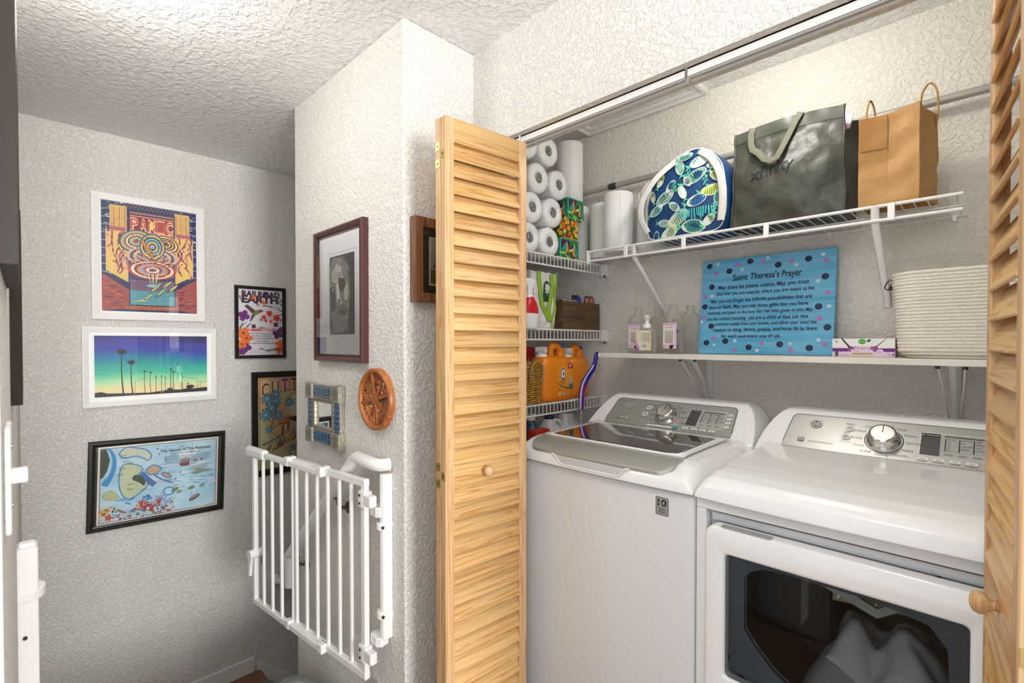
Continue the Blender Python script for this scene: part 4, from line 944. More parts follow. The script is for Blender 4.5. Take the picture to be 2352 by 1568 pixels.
# ================================================================== side shelf things
def trigger_bottle(c, lab, body, label_c, head, z0, h, grp=None, art=True):
    x, y = c; t = thing('spray_bottle', lab, 'bottle', (x, y, z0), grp)
    secs = [(z0, x, y, .028, .038, 2.6), (z0+.008, x, y, .031, .042, 2.8), (z0+h*.38, x, y, .031, .042, 2.8), (z0+h*.52, x, y, .026, .033, 2.5), (z0+h*.64, x, y, .017, .019, 2), (z0+h*.70, x, y, .013, .013, 2), (z0+h*.74, x, y, .013, .013, 2)]
    MB().loft(secs, 26).build('bottle', body, t)
    if art:
        b = MB(); b.loft([(z0+h*.30, x, y, .0315, .0425, 2.8), (z0+h*.40, x, y, .0312, .0422, 2.8), (z0+h*.53, x, y, .0262, .0335, 2.5), (z0+h*.63, x, y, .0178, .02, 2)], 26, False); b.build('label', label_c, t)
    p = z0+h
    hb = MB(); hb.loft([(p-.066, x, y, .0145, .0145, 2), (p-.050, x, y, .0145, .0145, 2), (p-.046, x, y, .012, .013, 2.5), (p-.034, x, y+.004, .012, .024, 3), (p-.012, x, y+.006, .012, .036, 3), (p-.002, x, y+.002, .010, .030, 3), (p, x, y, .006, .02, 2.5)], 22); hb.build('spray_head', head, t)
    MB().tube([(x, y+.030, p-.030), (x, y+.036, p-.045), (x, y+.030, p-.060)], .0045, 8).build('trigger', head, t)
    return t
Z2, Z3, Z4 = 1.4095, 1.0765, .7445
RED = pbr('red_plastic', '#d21f2b', .3)
trigger_bottle((-1.438, 1.552), 'white spray bottle with a red label on the middle side shelf', PLAST, RED, PLAST, Z2, .215)
# white reusable grocery bag with green trim
CAN = pbr('white_woven_bag', '#dcd6d0', .55, noise_bump=(14, .6, .02)); LIME = pbr('lime_trim', '#8cb62a', .6, noise_bump=(150, .5, .002))
t = thing('grocery_bag', 'white reusable grocery bag with lime green trim and a dark speech bubble', 'bag', (-1.55, 1.74, Z2))
def gb(u, v):
    y = 1.597+.176*u; z = Z2+.002+.258*v; p = Vector((0, y, z)); d_ = crumple(p, .016*(1-v*.6), 12, 3)+crumple(p, .006, 26, 6)
    return Vector((-1.472+.016*sin(pi*u)*(1-v)+d_.x, y+d_.y*.3-.02*(1-v)*(u-.6), z))
fb = MB().grid(gb, 26, 28).build('front', CAN, t)
for e_ in (0, 1): MB().grid(lambda u, v: gb(e_, v)+Vector((-.13*u, (.02 if e_ else -.0)*sin(pi*u), 0)), 8, 12).build('gusset', CAN, t)
MB().grid(lambda u, v: (gb(0, v)+Vector((-.13, 0, 0))).lerp(gb(1, v)+Vector((-.13, 0, 0)), u), 6, 6).build('back', CAN, t)
gm = lambda u, v, w_: gb(u, v)+Vector((.0022+w_, 0, 0))
a = Art(gm, 3e-5); cu, cv = .60, .66
a.poly([(cu+.165*cos(q_), cv+.185*sin(q_)) for q_ in [2*pi*i/28 for i in range(28)]], '#1d4a2c'); a.poly([(.47, .53), (.40, .44), (.58, .50)], '#1d4a2c')
for i, w_ in enumerate(('IT IS', 'EASY', 'BEING', 'GREEN')): a.text(w_, .60, .755-.066*i, .038, '#d8e4d6', .16, bold=.02, rot=.12)
a.build('speech_bubble', PRINT, fb)
for P_ in ([(.30, 1.0), (.29, .8), (.30, .6), (.36, .42), (.47, .24), (.56, .15)], [(.80, .97), (.79, .75), (.74, .52), (.66, .33), (.62, .18), (.60, .14)]):
    MB().tube([gm(u, v, .004) for u, v in P_], .005, 8, flat=(.0013, .0125), up=(1, 0, 0)).build('strap', LIME, t)
MB().tube([gm(u, v, .002) for u, v in [(.985, 1.0), (.96, .8), (.95, .6), (.93, .42), (.88, .28), (.78, .16), (.68, .10), (.64, .0)]], .0045, 7).build('edge_binding', LIME, t)
MB().tube([(-1.474, 1.598, Z2+.262), (-1.474, 1.782, Z2+.259)], .0025, 6).build('top_hem', pbr('dark_hem', '#4d4840', .6), t)
# crate with oddments
t = thing('wooden_crate', 'dark stained open wooden crate on the middle side shelf', 'crate', (-1.49, 1.945, Z2))
c0, c1, y0, y1, h = -1.575, -1.447, 1.792, 2.088, .134
for nm, bx in (('side', (c1-.012, c1, y0, y0+.172, Z2, Z2+h)), ('side', (c1-.012, c1, y0+.175, y1, Z2, Z2+h)), ('side', (c0, c0+.012, y0, y1, Z2, Z2+h)), ('end', (c0+.012, c1-.012, y0, y0+.012, Z2, Z2+h)), ('end', (c0+.012, c1-.012, y1-.012, y1, Z2, Z2+h)), ('base', (c0+.012, c1-.012, y0+.012, y1-.012, Z2, Z2+.01))):
    MB().box(*bx).build(nm, CRATE, t, .0015)
def crate_item(o, lab, cat): return tag(o, lab, cat)
for i, yy in enumerate((2.012, 2.048)):
    t = thing('scissors', 'pair of scissors with orange and black handle loops in the crate, %s' % ('left pair' if i == 0 else 'right pair'), 'scissors', (-1.50, yy, Z2+.02), 'scissors in the crate')
    P_ = [(-1.478+.004*cos(q_), yy+.0125*cos(q_)+.010, Z2+h+.012+.024*sin(q_)) for q_ in [2*pi*k/18 for k in range(18)]]
    MB().tube(P_, .0045, 7, closed=True).build('handle_loop', DKPLAST, t); P2 = [(x+.0015, y+(-.0025 if i else -.0025), z) for x, y, z in [(-1.476+.004*cos(q_), yy+.0085*cos(q_)+.010, Z2+h+.012+.019*sin(q_)) for q_ in [2*pi*k/16 for k in range(16)]]]
    MB().tube(P2, .0025, 6, closed=True).build('grip', pbr('orange_grip', '#e8622c', .4), t); MB().box(-1.482, -1.478, yy+.005, yy+.017, Z2+.02, Z2+h-.005).build('blade', CHROME, t)
crate_item(MB().loft([(Z2+.02, -1.49, 1.955, .014, .020, 2.5), (Z2+.12, -1.49, 1.957, .015, .022, 2.5), (Z2+h+.024, -1.488, 1.967, .012, .014, 2), (Z2+h+.032, -1.488, 1.969, .006, .007, 2)], 18).build('blue_lighter', pbr('blue_plastic', '#1c2f9a', .3)), 'blue plastic tool standing in the crate', 'tool')
crate_item(MB().box(-1.545, -1.535, 1.985, 2.03, Z2+.02, Z2+h+.046).build('black_card', DKPLAST), 'black card standing at the back of the crate', 'card')
crate_item(MB().box(-1.560, -1.550, 1.88, 1.98, Z2+.02, Z2+h+.028).build('striped_booklet', pbr('grey_booklet', '#b9b4ad', .5, vary=(60, '#3b3833'))), 'grey striped booklet standing in the crate', 'booklet')
b = MB(); b.grid(lambda u, v: Vector((-1.505+.045*v-.01, 1.825+.11*u, Z2+h-.012+.016*sin(pi*v)+.016*v+.006*noise.noise(Vector((u*6, v*6, 1))))), 12, 8); crate_item(b.build('snack_packet', pbr('foil_packet', '#d9cfd6', .25, .3, vary=(50, '#8f7ea8')), None, 0, 2, 0, .004), 'crumpled foil packet lying over the crate rim', 'packet')
t = thing('clear_jar', 'clear plastic jar with a pale lid behind the crate', 'jar', (-1.615, 1.862, Z2)); MB().lathe([(.0, Z2), (.034, Z2), (.036, Z2+.008), (.036, Z2+.165), (.026, Z2+.185), (.026, Z2+.20)], (-1.628, 1.862, 0), 22).build('jar', CLEARP, t); MB().lathe([(.029, Z2+.192), (.030, Z2+.194), (.030, Z2+.216), (.027, Z2+.22), (0, Z2+.22)], (-1.628, 1.862, 0), 22).build('lid', PLAST, t)
# ------------------------------------------------------------------ lower side shelf
ORA = pbr('orange_plastic', '#f08a12', .32, spec=.5)
def jug(lab, y0, y1, xf, h, label=True, cap=True):
    yc, ry = (y0+y1)/2, (y1-y0)/2; xb = xf-.11; xc = (xf+xb)/2; rx = (xf-xb)/2
    t = thing('detergent_jug', lab, 'detergent', (xc, yc, Z3), 'orange detergent jugs')
    secs = [(Z3, xc, yc, rx*.86, ry*.88, 5), (Z3+.008, xc, yc, rx*.97, ry*.96, 5), (Z3+.03, xc, yc, rx, ry, 5), (Z3+h*.60, xc, yc, rx, ry*.98, 5), (Z3+h*.74, xc, yc-.004, rx*.96, ry*.90, 4), (Z3+h*.80, xc, yc-.006, rx*.72, ry*.80, 3.2), (Z3+h*.815, xc, yc-.006, rx*.3, ry*.6, 3)]
    MB().loft(secs, 40).build('body', ORA, t)
    # handle bridge with its finger hole
    P_ = [(xc, y0+ry*.95, Z3+h*.76), (xc, y0+ry*.93, Z3+h*.90), (xc, y0+ry*1.02, Z3+h*.975), (xc, y0+ry*1.25, Z3+h*.99), (xc, y0+ry*1.46, Z3+h*.955), (xc, y0+ry*1.56, Z3+h*.86), (xc, y0+ry*1.60, Z3+h*.74)]
    MB().tube(bez(P_, 30), [.0165]*31, 14).build('handle', ORA, t)
    MB().lathe([(.028, Z3+h*.72), (.025, Z3+h*.90), (.022, Z3+h*.96)], (xc-.004, y0+ry*1.62, 0), 20).build('neck', ORA, t)
    if cap: MB().lathe([(.0215, Z3+h*.955), (.023, Z3+h*.96), (.023, Z3+h*1.005), (.0, Z3+h*1.01)], (xc-.004, y0+ry*1.62, 0), 20).build('cap', pbr('blue_cap', '#2746a0', .35), t)
    b = MB(); b.lathe([(.026, Z3+h*.79), (.027, Z3+h*.80), (.027, Z3+h*.845), (.018, Z3+h*.86), (.016, Z3+h*.90)], (xc, y0+ry*.38, 0), 20); b.cyl((xc-.02, y0+ry*.38-.012, Z3+h*.925), (xc+.028, y0+ry*.38-.004, Z3+h*.925), .0155, 14); b.build('spout_tap', PLAST, t)
    if label:
        mp = plane_map((xf+.0006, y0, Z3), (0, 1, 0), (0, 0, 1), (1, 0, 0)); a = Art(mp, 2e-5); w_ = y1-y0
        a.poly(rrect(w_*.40, h*.20, w_*.93, h*.66, .02, 4), '#f39a1c'); a.ell(w_*.60, h*.485, .0205, .031, '#f6efe8', 26); a.ell(w_*.60, h*.485, .0190, .0290, '#8c1c22', 26); a.ell(w_*.60, h*.490, .0140, .0215, '#f4f0ee', 24); a.poly([(w_*.60-.008, h*.47), (w_*.60+.009, h*.46), (w_*.60+.004, h*.515), (w_*.60-.005, h*.535), (w_*.60-.001, h*.50)], '#3a2a2a'); a.text('ARM & HAMMER', w_*.60, h*.532, .004, '#f6efe8', .026, bold=.01)
        a.text('powerfully', w_*.60, h*.345, .011, '#3d2f12', .045, bold=.008); a.text('clean', w_*.60, h*.305, .011, '#3d2f12', .027, bold=.008); a.text('clean burst', w_*.60, h*.278, .004, '#3d2f12', .028)
        a.poly(rrect(w_*.76, h*.58, w_*.93, h*.68, .006, 3), '#b5161d'); a.text('FRESH', w_*.845, h*.64, .006, '#ffffff', .02, bold=.02); a.text('BURST', w_*.845, h*.605, .006, '#ffffff', .02, bold=.02)
        a.curve((w_*.42, h*.34), (w_*.58, h*.20), (w_*.92, h*.225), .004, '#2f5a6a', 12, .007); a.poly([(w_*.80, h*.235), (w_*.92, h*.24), (w_*.90, h*.36), (w_*.93, h*.39), (w_*.84, h*.385), (w_*.82, h*.34)], '#1f6a86'); a.ell(w_*.86, h*.36, .010, .018, '#9cc7cf', 14)
        a.text('174', w_*.47, h*.195, .011, '#c4241f', .018, bold=.02); a.rect(w_*.44, h*.10, w_*.53, h*.155, '#f0c078'); a.rect(w_*.57, h*.11, w_*.66, h*.155, '#f4efe6'); [a.rect(w_*(.575+.012*k), h*.112, w_*(.575+.012*k+.006), h*.153, '#4a4038') for k in range(7)]; a.lines(w_*.68, w_*.80, h*.13, .004, 2, .0018, '#f6d9ac', 4)
        a.build('label', PRINTG, t)
    return t
jug('orange detergent jug with a round maker emblem and blue cap, front of the pair', 1.674, 1.894, -1.455, .258)
jug('plain backed orange detergent jug with a white tap, behind the purple handle', 1.898, 2.055, -1.475, .250, False, True)
trigger_bottle((-1.612, 1.740), 'spray bottle with a bright red trigger head behind the wicker basket', PLAST, RED, RED, Z3, .250, None, False)
# small wicker basket
t = thing('wicker_basket', 'small honey coloured wicker basket with a rope handle on the lower side shelf', 'basket', (-1.50, 1.60, Z3))
WICK = pbr('honey_wicker', '#cf9a3d', .55, vary=(90, '#a9752a')); b = MB(); nr, ns = 17, 36; xc, yc = -1.505, 1.594
for i in range(nr):
    z = Z3+.007+i*.0098; k = 1+.06*i/nr; P_ = []
    for j in range(ns):
        q_ = 2*pi*j/ns; c_, s_ = cos(q_), sin(q_); ex = math.copysign(abs(c_)**.5, c_); ey = math.copysign(abs(s_)**.5, s_); off = .0028*(1 if (j//2+i) % 2 else -1)
        P_.append((xc+(.052*k+off)*ex, yc+(.066*k+off)*ey, z+.0016*sin(j*1.57+i)))
    b.tube(P_, .0042, 6, closed=True)
b.build('weave', WICK, t)
b = MB()
for j in range(18):
    q_ = 2*pi*j/18; c_, s_ = cos(q_), sin(q_); ex = math.copysign(abs(c_)**.5, c_); ey = math.copysign(abs(s_)**.5, s_); b.cyl((xc+.052*ex, yc+.066*ey, Z3+.002), (xc+.0555*ex, yc+.070*ey, Z3+.182), .003, 6)
b.build('stakes', WICK, t)['kind'] = 'stuff'
MB().tube(bez([(-1.440, 1.565, Z3+.105), (-1.436, 1.560, Z3+.14), (-1.434, 1.572, Z3+.175), (-1.434, 1.60, Z3+.19), (-1.434, 1.632, Z3+.172), (-1.436, 1.640, Z3+.135), (-1.440, 1.634, Z3+.098)], 30), .0052, 9).build('handle', pbr('jute_handle', '#a9855c', .7), t)
# purple-handled floor duster
t = thing('floor_duster', 'floor duster with a curved purple and blue handle on a silver pole', 'duster', (-1.405, 1.88, 0))
MB().cyl((-1.405, 1.876, .06), (-1.405, 1.878, 1.035), .0085, 14).build('pole', ALU, t)
P_ = bez([(-1.405, 1.878, 1.03), (-1.405, 1.880, 1.07), (-1.405, 1.886, 1.12), (-1.405, 1.905, 1.160), (-1.405, 1.940, 1.195), (-1.405, 1.975, 1.225), (-1.405, 1.992, 1.255)], 36)
GR = Nd('purple_blue_grip'); tc = GR.n('ShaderNodeTexCoord'); sp = GR.n('ShaderNodeSeparateXYZ'); GR.l(tc.outputs['Object'], sp.inputs[0]); mr = GR.n('ShaderNodeMapRange', i_1=1.12, i_2=1.17); GR.l(sp.outputs[2], mr.inputs[0]); GR.l(GR.ramp(mr.outputs[0], [(0, hexc('#6a1f9e')), (1, hexc('#1d1f96'))]), GR.b.inputs['Base Color']); GR.b.inputs['Roughness'].default_value = .3
MB().tube(P_, [.0105+.004*sin(pi*i/36) for i in range(len(P_))], 14).build('grip', GR.m, t)
MB().tube([(p.x+.004, p.y-.011, p.z+.004) for p in P_[:-4]], .0042, 8).build('grip_edge', pbr('lilac_edge', '#dcd3e8', .4), t)
MB().tube([(-1.405, 1.999+.011*cos(q_)+.008*sin(q_), 1.276+.024*sin(q_)) for q_ in [2*pi*k/20 for k in range(20)]], .005, 8, closed=True).build('hanging_loop', GR.m, t)
MB().box(-1.46, -1.40, 1.78, 1.98, .01, .06).build('pad', pbr('grey_pad', '#8b8d92', .9), t, .01)
# ------------------------------------------------------------------ lowest side shelf, seen over the washer
t = thing('blue_bottle', 'dark blue bottle with a pale cap on the lowest side shelf', 'bottle', (-1.54, 1.672, Z4)); BLU = pbr('slate_blue_plastic', '#3a4a66', .3)
MB().lathe([(0, Z4), (.045, Z4), (.05, Z4+.01), (.05, Z4+.175), (.046, Z4+.205), (.032, Z4+.228), (.021, Z4+.236), (.021, Z4+.25)], (-1.54, 1.672, 0), 26).build('body', BLU, t); MB().lathe([(.022, Z4+.246), (.023, Z4+.248), (.022, Z4+.274), (0, Z4+.276)], (-1.54, 1.672, 0), 20).build('cap', PLAST, t)
MILK = pbr('translucent_white_plastic', '#dddfe2', .3)
t = thing('white_jug', 'translucent white jug with a navy cap on the lowest side shelf', 'jug', (-1.525, 1.795, Z4))
MB().loft([(Z4, -1.525, 1.795, .055, .066, 3), (Z4+.15, -1.525, 1.795, .057, .068, 3), (Z4+.19, -1.525, 1.795, .05, .058, 2.6), (Z4+.225, -1.525, 1.79, .034, .036, 2.2), (Z4+.245, -1.525, 1.788, .022, .022, 2)], 30).build('body', MILK, t)
MB().tube(bez([(-1.475, 1.815, Z4+.16), (-1.478, 1.83, Z4+.20), (-1.49, 1.815, Z4+.232), (-1.51, 1.797, Z4+.238)], 16), .009, 10).build('handle', MILK, t); MB().lathe([(.023, Z4+.240), (.0245, Z4+.242), (.024, Z4+.258), (0, Z4+.26)], (-1.525, 1.788, 0), 20).build('cap', pbr('navy_cap', '#20274a', .35), t)
t = thing('white_jug', 'large white jug with a wide clear collar, right end of the lowest side shelf', 'jug', (-1.54, 1.945, Z4))
MB().loft([(Z4, -1.54, 1.945, .06, .075, 3), (Z4+.15, -1.54, 1.945, .062, .077, 3), (Z4+.20, -1.54, 1.942, .055, .066, 2.6), (Z4+.235, -1.54, 1.935, .038, .042, 2.2), (Z4+.255, -1.54, 1.93, .036, .036, 2)], 30).build('body', MILK, t); MB().lathe([(.036, Z4+.25), (.035, Z4+.29)], (-1.54, 1.93, 0), 20).build('collar', CLEARP, t)
o = MB().box(-1.49, -1.445, 1.60, 1.70, Z4, Z4+.215, Matrix.Translation((0, 0, 0))).build('orange_carton', pbr('orange_red_carton', '#d8401e', .4, vary=(25, '#b02c14')), None, .002); tag(o, 'orange-red carton at the left of the lowest side shelf', 'carton')
# ================================================================== pictures
def ringframe(b, mp, w_, h_, prof):
    R = []
    for cu, cv, su, sv in ((0, 0, 1, 1), (w_, 0, -1, 1), (w_, h_, -1, -1), (0, h_, 1, -1)): R.append([mp(cu+su*d_, cv+sv*d_, k) for d_, k in prof])
    return b.rings(R, False, False, False, True)
def picture(name, label, mp, w_, h_, fw, dep, fmat, mats, art, base, glass=True, prof=None, rabbet=.55, pmat=None, cat='picture'):
    t = thing(name, label, cat, base)
    prof = prof or [(0, 0), (0, dep), (fw*.25, dep*1.0), (fw, dep*.92), (fw, dep*.3)]
    ringframe(MB(), mp, w_, h_, prof).build('frame', fmat, t)
    MB().prism([(.002, .002), (w_-.002, .002), (w_-.002, h_-.002), (.002, h_-.002)], mp, 0, dep*rabbet-.001).build('backing', mats[0], t)
    a = Art(mp, 9e-6, dep*rabbet); art(a); a.build('print', pmat or PRINT, t)
    if glass: MB().add([mp(fw, fw, dep*.85), mp(w_-fw, fw, dep*.85), mp(w_-fw, h_-fw, dep*.85), mp(fw, h_-fw, dep*.85)], [(0, 1, 2, 3)]).build('glass', GLASS, t)
    return t
def farmap(y, z, rot=0): return plane_map((XFAR+.001, y, z), (0, cos(rot), sin(rot)), (0, -sin(rot), cos(rot)), (1, 0, 0))
MATW = pbr('white_mat_board', '#f3f2f0', .7)
WFR = pbr('white_frame_lacquer', '#eeece9', .4)
def art_panic(a):
    w_, h_, e = .504, .655, .034; r = random.Random(21); N, PK, RD, YL, OR, TL = '#23305e', '#e8b49c', '#7d2a35', '#e3c667', '#d98a4c', '#5c9ea8'
    a.rect(e, e, w_-e, h_-e, '#f6f5f3'); x0, y0, x1, y1 = .040, .044, w_-.040, h_-.036; W_, H_ = x1-x0, y1-y0
    X = lambda u: x0+u*W_
    Y = lambda v: y0+v*H_
    a.rect(x0, y0, x1, y1, N)
    for i in range(150): u, v = r.choice((r.uniform(0, .2), r.uniform(.8, 1))), r.uniform(.45, 1); a.rect(X(u), Y(v), X(min(1, u+.03)), Y(v+.006) if v < .99 else Y(1), r.choice(('#7fb3c9', '#bfd6dc', '#e9efe9')))
    for i in range(9):
        for s_ in (0, 1): a.line([(X(s_), Y(.36+.07*i)), (X(.12 if s_ == 0 else .88), Y(.34+.075*i))], .0028, '#c9d5d8')
    for s_ in (0, 1):
        m = (lambda u: X(u)) if s_ == 0 else (lambda u: X(1-u))
        a.poly([(m(.04), Y(.37)), (m(.26), Y(.27)), (m(.26), Y(.74)), (m(.04), Y(.72))], YL); a.poly([(m(.08), Y(.72)), (m(.25), Y(.72)), (m(.25), Y(.97)), (m(.08), Y(.97))], '#dcb96c')
        for i in range(6): a.line([(m(.095+.027*i), Y(.74)), (m(.095+.027*i), Y(.95))], .0022, N if i % 2 else OR)
        for i in range(22):
            u = r.uniform(.05, .25); v = r.uniform(.32, .66); a.curve((m(u), Y(v)), (m(min(.26, max(.04, u+r.uniform(-.1, .1)))), Y(v+.05)), (m(min(.26, max(.04, u+r.uniform(-.08, .08)))), Y(v+.12)), .006, RD, 8); a.curve((m(u), Y(v)), (m(min(.26, max(.04, u+r.uniform(-.1, .1)))), Y(v+.05)), (m(min(.26, max(.04, u+r.uniform(-.08, .08)))), Y(v+.12)), .0038, PK, 8)
        for u in (.045, .085, .225, .255): a.line([(m(u), Y(.36-u*.3)), (m(u), Y(.74))], .003, PK)
        a.rect(min(m(.075), m(.235)), Y(.735), max(m(.075), m(.235)), Y(.775), '#b5666a'); a.line([(m(.075), Y(.735)), (m(.235), Y(.735)), (m(.235), Y(.775)), (m(.075), Y(.775))], .0025, PK, closed=True)
        a.curve((m(.10), Y(.78)), (m(.11), Y(.86)), (m(.26), Y(.86)), .005, RD, 8); a.curve((m(.10), Y(.78)), (m(.11), Y(.86)), (m(.26), Y(.86)), .003, PK, 8)
        a.poly([(m(0), Y(0)), (m(.27), Y(.03)), (m(.27), Y(.20)), (m(0), Y(.34))], '#a8524d')
        for i in range(26): u = r.uniform(0, .20); v = r.uniform(.03, .28)*(1-u*1.5)+.02; a.line([(m(u), Y(v)), (m(u+.03), Y(v+r.uniform(-.01, .012))), (m(u+.065), Y(v-.004))], .0028, r.choice(('#5d2a45', '#3a2347', '#d98d66')))
    a.rect(X(.24), Y(.02), X(.77), Y(.055), '#b5603f')
    for i in range(40): a.rect(X(.24+.013*i), Y(.022+.011*(i % 3)), X(.249+.013*i), Y(.028+.011*(i % 3)), r.choice(('#e7b370', '#6b2a35')))
    for i in range(46): a.rect(X(.2+.013*i), Y(.955+.012*(i % 3)), X(.208+.013*i), Y(.964+.012*(i % 3)), r.choice((OR, '#cfa76a', '#7fb3c9')))
    cx0, cx1, cy0, cy1 = .265, .755, .055, .945
    a.rect(X(cx0), Y(cy0), X(cx1), Y(cy1), N); a.rect(X(cx0+.012), Y(cy0+.01), X(cx1-.012), Y(cy1-.01), '#6b3a44')
    for i in range(24): a.rect(X(.285+.0193*i), Y(.915), X(.294+.0193*i), Y(.925), '#e9dfc8')
    a.rect(X(.277), Y(.74), X(.743), Y(.90), '#8c3038')
    for i, c in enumerate('PANIC'):
        u = .325+.0925*i; a.text(c, X(u), Y(.765), .062, '#f3c9a8', .036, bold=.07); a.text(c, X(u), Y(.765), .062, '#b34b3e', .034, bold=.0)
    a.rect(X(.277), Y(.745), X(.743), Y(.752), PK); a.rect(X(.277), Y(.888), X(.743), Y(.895), PK); a.rect(X(.49), Y(.78), X(.52), Y(.86), '#f0d257')
    a.rect(X(.277), Y(.065), X(.743), Y(.74), '#77607a')
    a.rect(X(.277), Y(.30), X(.743), Y(.45), '#2c3566'); a.rect(X(.277), Y(.065), X(.743), Y(.20), TL)
    for i in range(9): q_ = i/9; a.ell(X(.34), Y(.66), .07*(1-q_)+.006, .055*(1-q_)+.005, ('#1f5a78', '#d8a24c', '#7fb9b4', '#b0433c', '#e8dcb2')[i % 5], 22, .4)
    for i in range(8): q_ = i/8; a.ell(X(.66), Y(.66), .062*(1-q_)+.005, .045*(1-q_)+.005, ('#e3b34a', '#6b2f4a', '#f0dca0', '#2f3a5c')[i % 4], 20, -.4)
    for k, (cv, rw, rh, cols) in enumerate(((.52, .11, .055, ('#c9b8a8', '#6b4a6a', '#e7c98a', '#8a8fb0', '#b4574a')), (.40, .105, .05, ('#b8403f', '#ead9c0', '#7c3b4d', '#d98a4c', '#8fa6c4')), (.62, .055, .07, ('#2f6b84', '#e2c66a', '#3b3f6a', '#86b7b0')))):
        for i in range(8): q_ = i/8; a.ell(X(.51), Y(cv), rw*(1-q_)+.004, rh*(1-q_)+.003, cols[i % len(cols)], 26)
    for i in range(70):
        u, v = r.uniform(.29, .70), r.uniform(.34, .72); a.curve((X(u), Y(v)), (X(u+.03), Y(v+r.uniform(-.03, .03))), (X(u+r.uniform(.02, .05)), Y(v+r.uniform(-.04, .04))), .0028, r.choice(('#2b2b52', '#5c2a3c', '#efe0c2', '#d98a4c', '#2f6b84', '#b4423a')), 5, .001)
    for i in range(18): q_ = pi*i/17; a.line([(X(.51)+.05*cos(q_), Y(.47)+.022*sin(q_)), (X(.51)+.108*cos(q_), Y(.47)+.058*sin(q_))], .0026, ('#3b2a4a', '#efd9a8', '#b4433c')[i % 3])
    for i in range(120): u, v = r.uniform(.30, .72), r.uniform(.34, .60); a.ell(X(u), Y(v), r.uniform(.002, .005), .002, r.choice(('#f0e0c0', '#2b2b52', '#c4503f', '#e8b854', '#9fb6c6')), 6, r.uniform(0, 3))
    a.poly([(X(.38), Y(.66)), (X(.415), Y(.68)), (X(.60), Y(.40))], '#d98f3c'); a.line([(X(.38), Y(.66)), (X(.60), Y(.40)), (X(.415), Y(.68))], .0025, '#4a2138')
    for i in range(7): u = .46+.016*i; a.poly([(X(u), Y(.36)), (X(u+.012), Y(.36)), (X(.515+(u-.506)*.5), Y(.245))], ('#f2e6c8', '#3c5a78', '#e4c35a')[i % 3])
    a.ell(X(.515), Y(.25), .030, .008, '#9cc9d2', 18); a.poly([(X(.49), Y(.235)), (X(.54), Y(.235)), (X(.515), Y(.205))], '#c4482f')
    for i in range(13):
        u, v = .42+.022*i, .09+.011*(i % 5)*2+.004*i; a.ell(X(u+.05), Y(v+.06), .030, .0062, '#1f4a55', 12, .75); a.ell(X(u+.05), Y(v+.06), .026, .0045, ('#e6d274', '#9fc7a4', '#5d8f8c')[i % 3], 12, .75)
    a.poly([(X(.29), Y(.09)), (X(.40), Y(.115)), (X(.46), Y(.105))], '#e9cf62')
picture('poster', 'white framed poster reading PANIC, dense navy and orange design, topmost on the far wall', farmap(.274, 1.471), .504, .655, .034, .020, WFR, [MATW], art_panic, (XFAR, .526, 1.471), rabbet=.6)
def art_palm(a):
    w_, h_ = .601, .416; a.rect(.026, .026, w_-.026, h_-.026, '#f7f6f4'); x0, x1, y0, y1 = .048, .554, .050, .370
    st = [(0, '#f0dfae'), (.10, '#f3dfb0'), (.22, '#bfe3b4'), (.36, '#52c8a8'), (.52, '#2aa3a6'), (.64, '#2b7fae'), (.74, '#3c4fae'), (.86, '#4a45a6'), (1, '#2c2f5e')]
    def c_(u, v):
        k = (v-y0)/(y1-y0)-.06*sin((u-x0)*9)*((v-y0)/(y1-y0))+.03*noise.noise(Vector((u*9, v*30, 0))); k = max(0, min(1, k))
        for (p, A), (q_, B) in zip(st, st[1:]):
            if k <= q_: f = (k-p)/(q_-p); A, B = hexc(A), hexc(B); return tuple(A[i]+(B[i]-A[i])*f for i in range(3))+(1,)
        return hexc(st[-1][1])
    a.grid(x0, y0, x1, y1, 24, 60, c_); X = lambda u: x0+u*(x1-x0)
    Y = lambda v: y0+v*(y1-y0); K = '#23262a'
    P_ = [(X(0), Y(0)), (X(1), Y(0)), (X(1), Y(.075)), (X(.86), Y(.06)), (X(.82), Y(.075)), (X(.75), Y(.055)), (X(.62), Y(.06)), (X(.45), Y(.03)), (X(.25), Y(.045)), (X(.1), Y(.055)), (X(.05), Y(.085)), (X(0), Y(.075))]; a.poly(P_, K)
    r = random.Random(9)
    def palm(u, v, s_):
        a.curve((X(u+.012*s_/.06), Y(.03)), (X(u-.01), Y(v*.5)), (X(u), Y(v)), .0045*(s_/.05)+.0012, K, 10, .0012+.002*(s_/.06))
        for i in range(34):
            q_ = 2*pi*i/34+r.uniform(-.1, .1); rr_ = s_*r.uniform(.30, .56)*(1 if sin(q_) > -.2 else .8); a.poly([(X(u)+.2*s_*cos(q_+.35), Y(v)+.14*s_*sin(q_+.35)), (X(u)+rr_*cos(q_), Y(v)+rr_*.72*sin(q_)-s_*.08), (X(u)+.2*s_*cos(q_-.35), Y(v)+.14*s_*sin(q_-.35))], K)
        a.ell(X(u), Y(v)-s_*.03, s_*.25, s_*.19, K, 12)
    for u, v, s_ in ((.22, .74, .060), (.30, .56, .050), (.415, .40, .016), (.465, .38, .014), (.515, .31, .012), (.565, .305, .012), (.60, .285, .010), (.65, .42, .016), (.675, .375, .018), (.75, .32, .013), (.76, .28, .011), (.81, .16, .012)): palm(u, v, s_)
    a.ell(X(.83), Y(.10), .020, .010, K, 14); a.ell(X(.64), Y(.07), .014, .008, K, 12)
    a.line([(X(.90), Y(.07)), (X(.90), Y(.235)), (X(.80), Y(.26))], .0014, K); a.line([(X(.33), Y(.05)), (X(.33), Y(.24)), (X(.43), Y(.29))], .0012, K); a.line([(X(.93), Y(.06)), (X(.93), Y(.17)), (X(.99), Y(.175))], .0014, K)
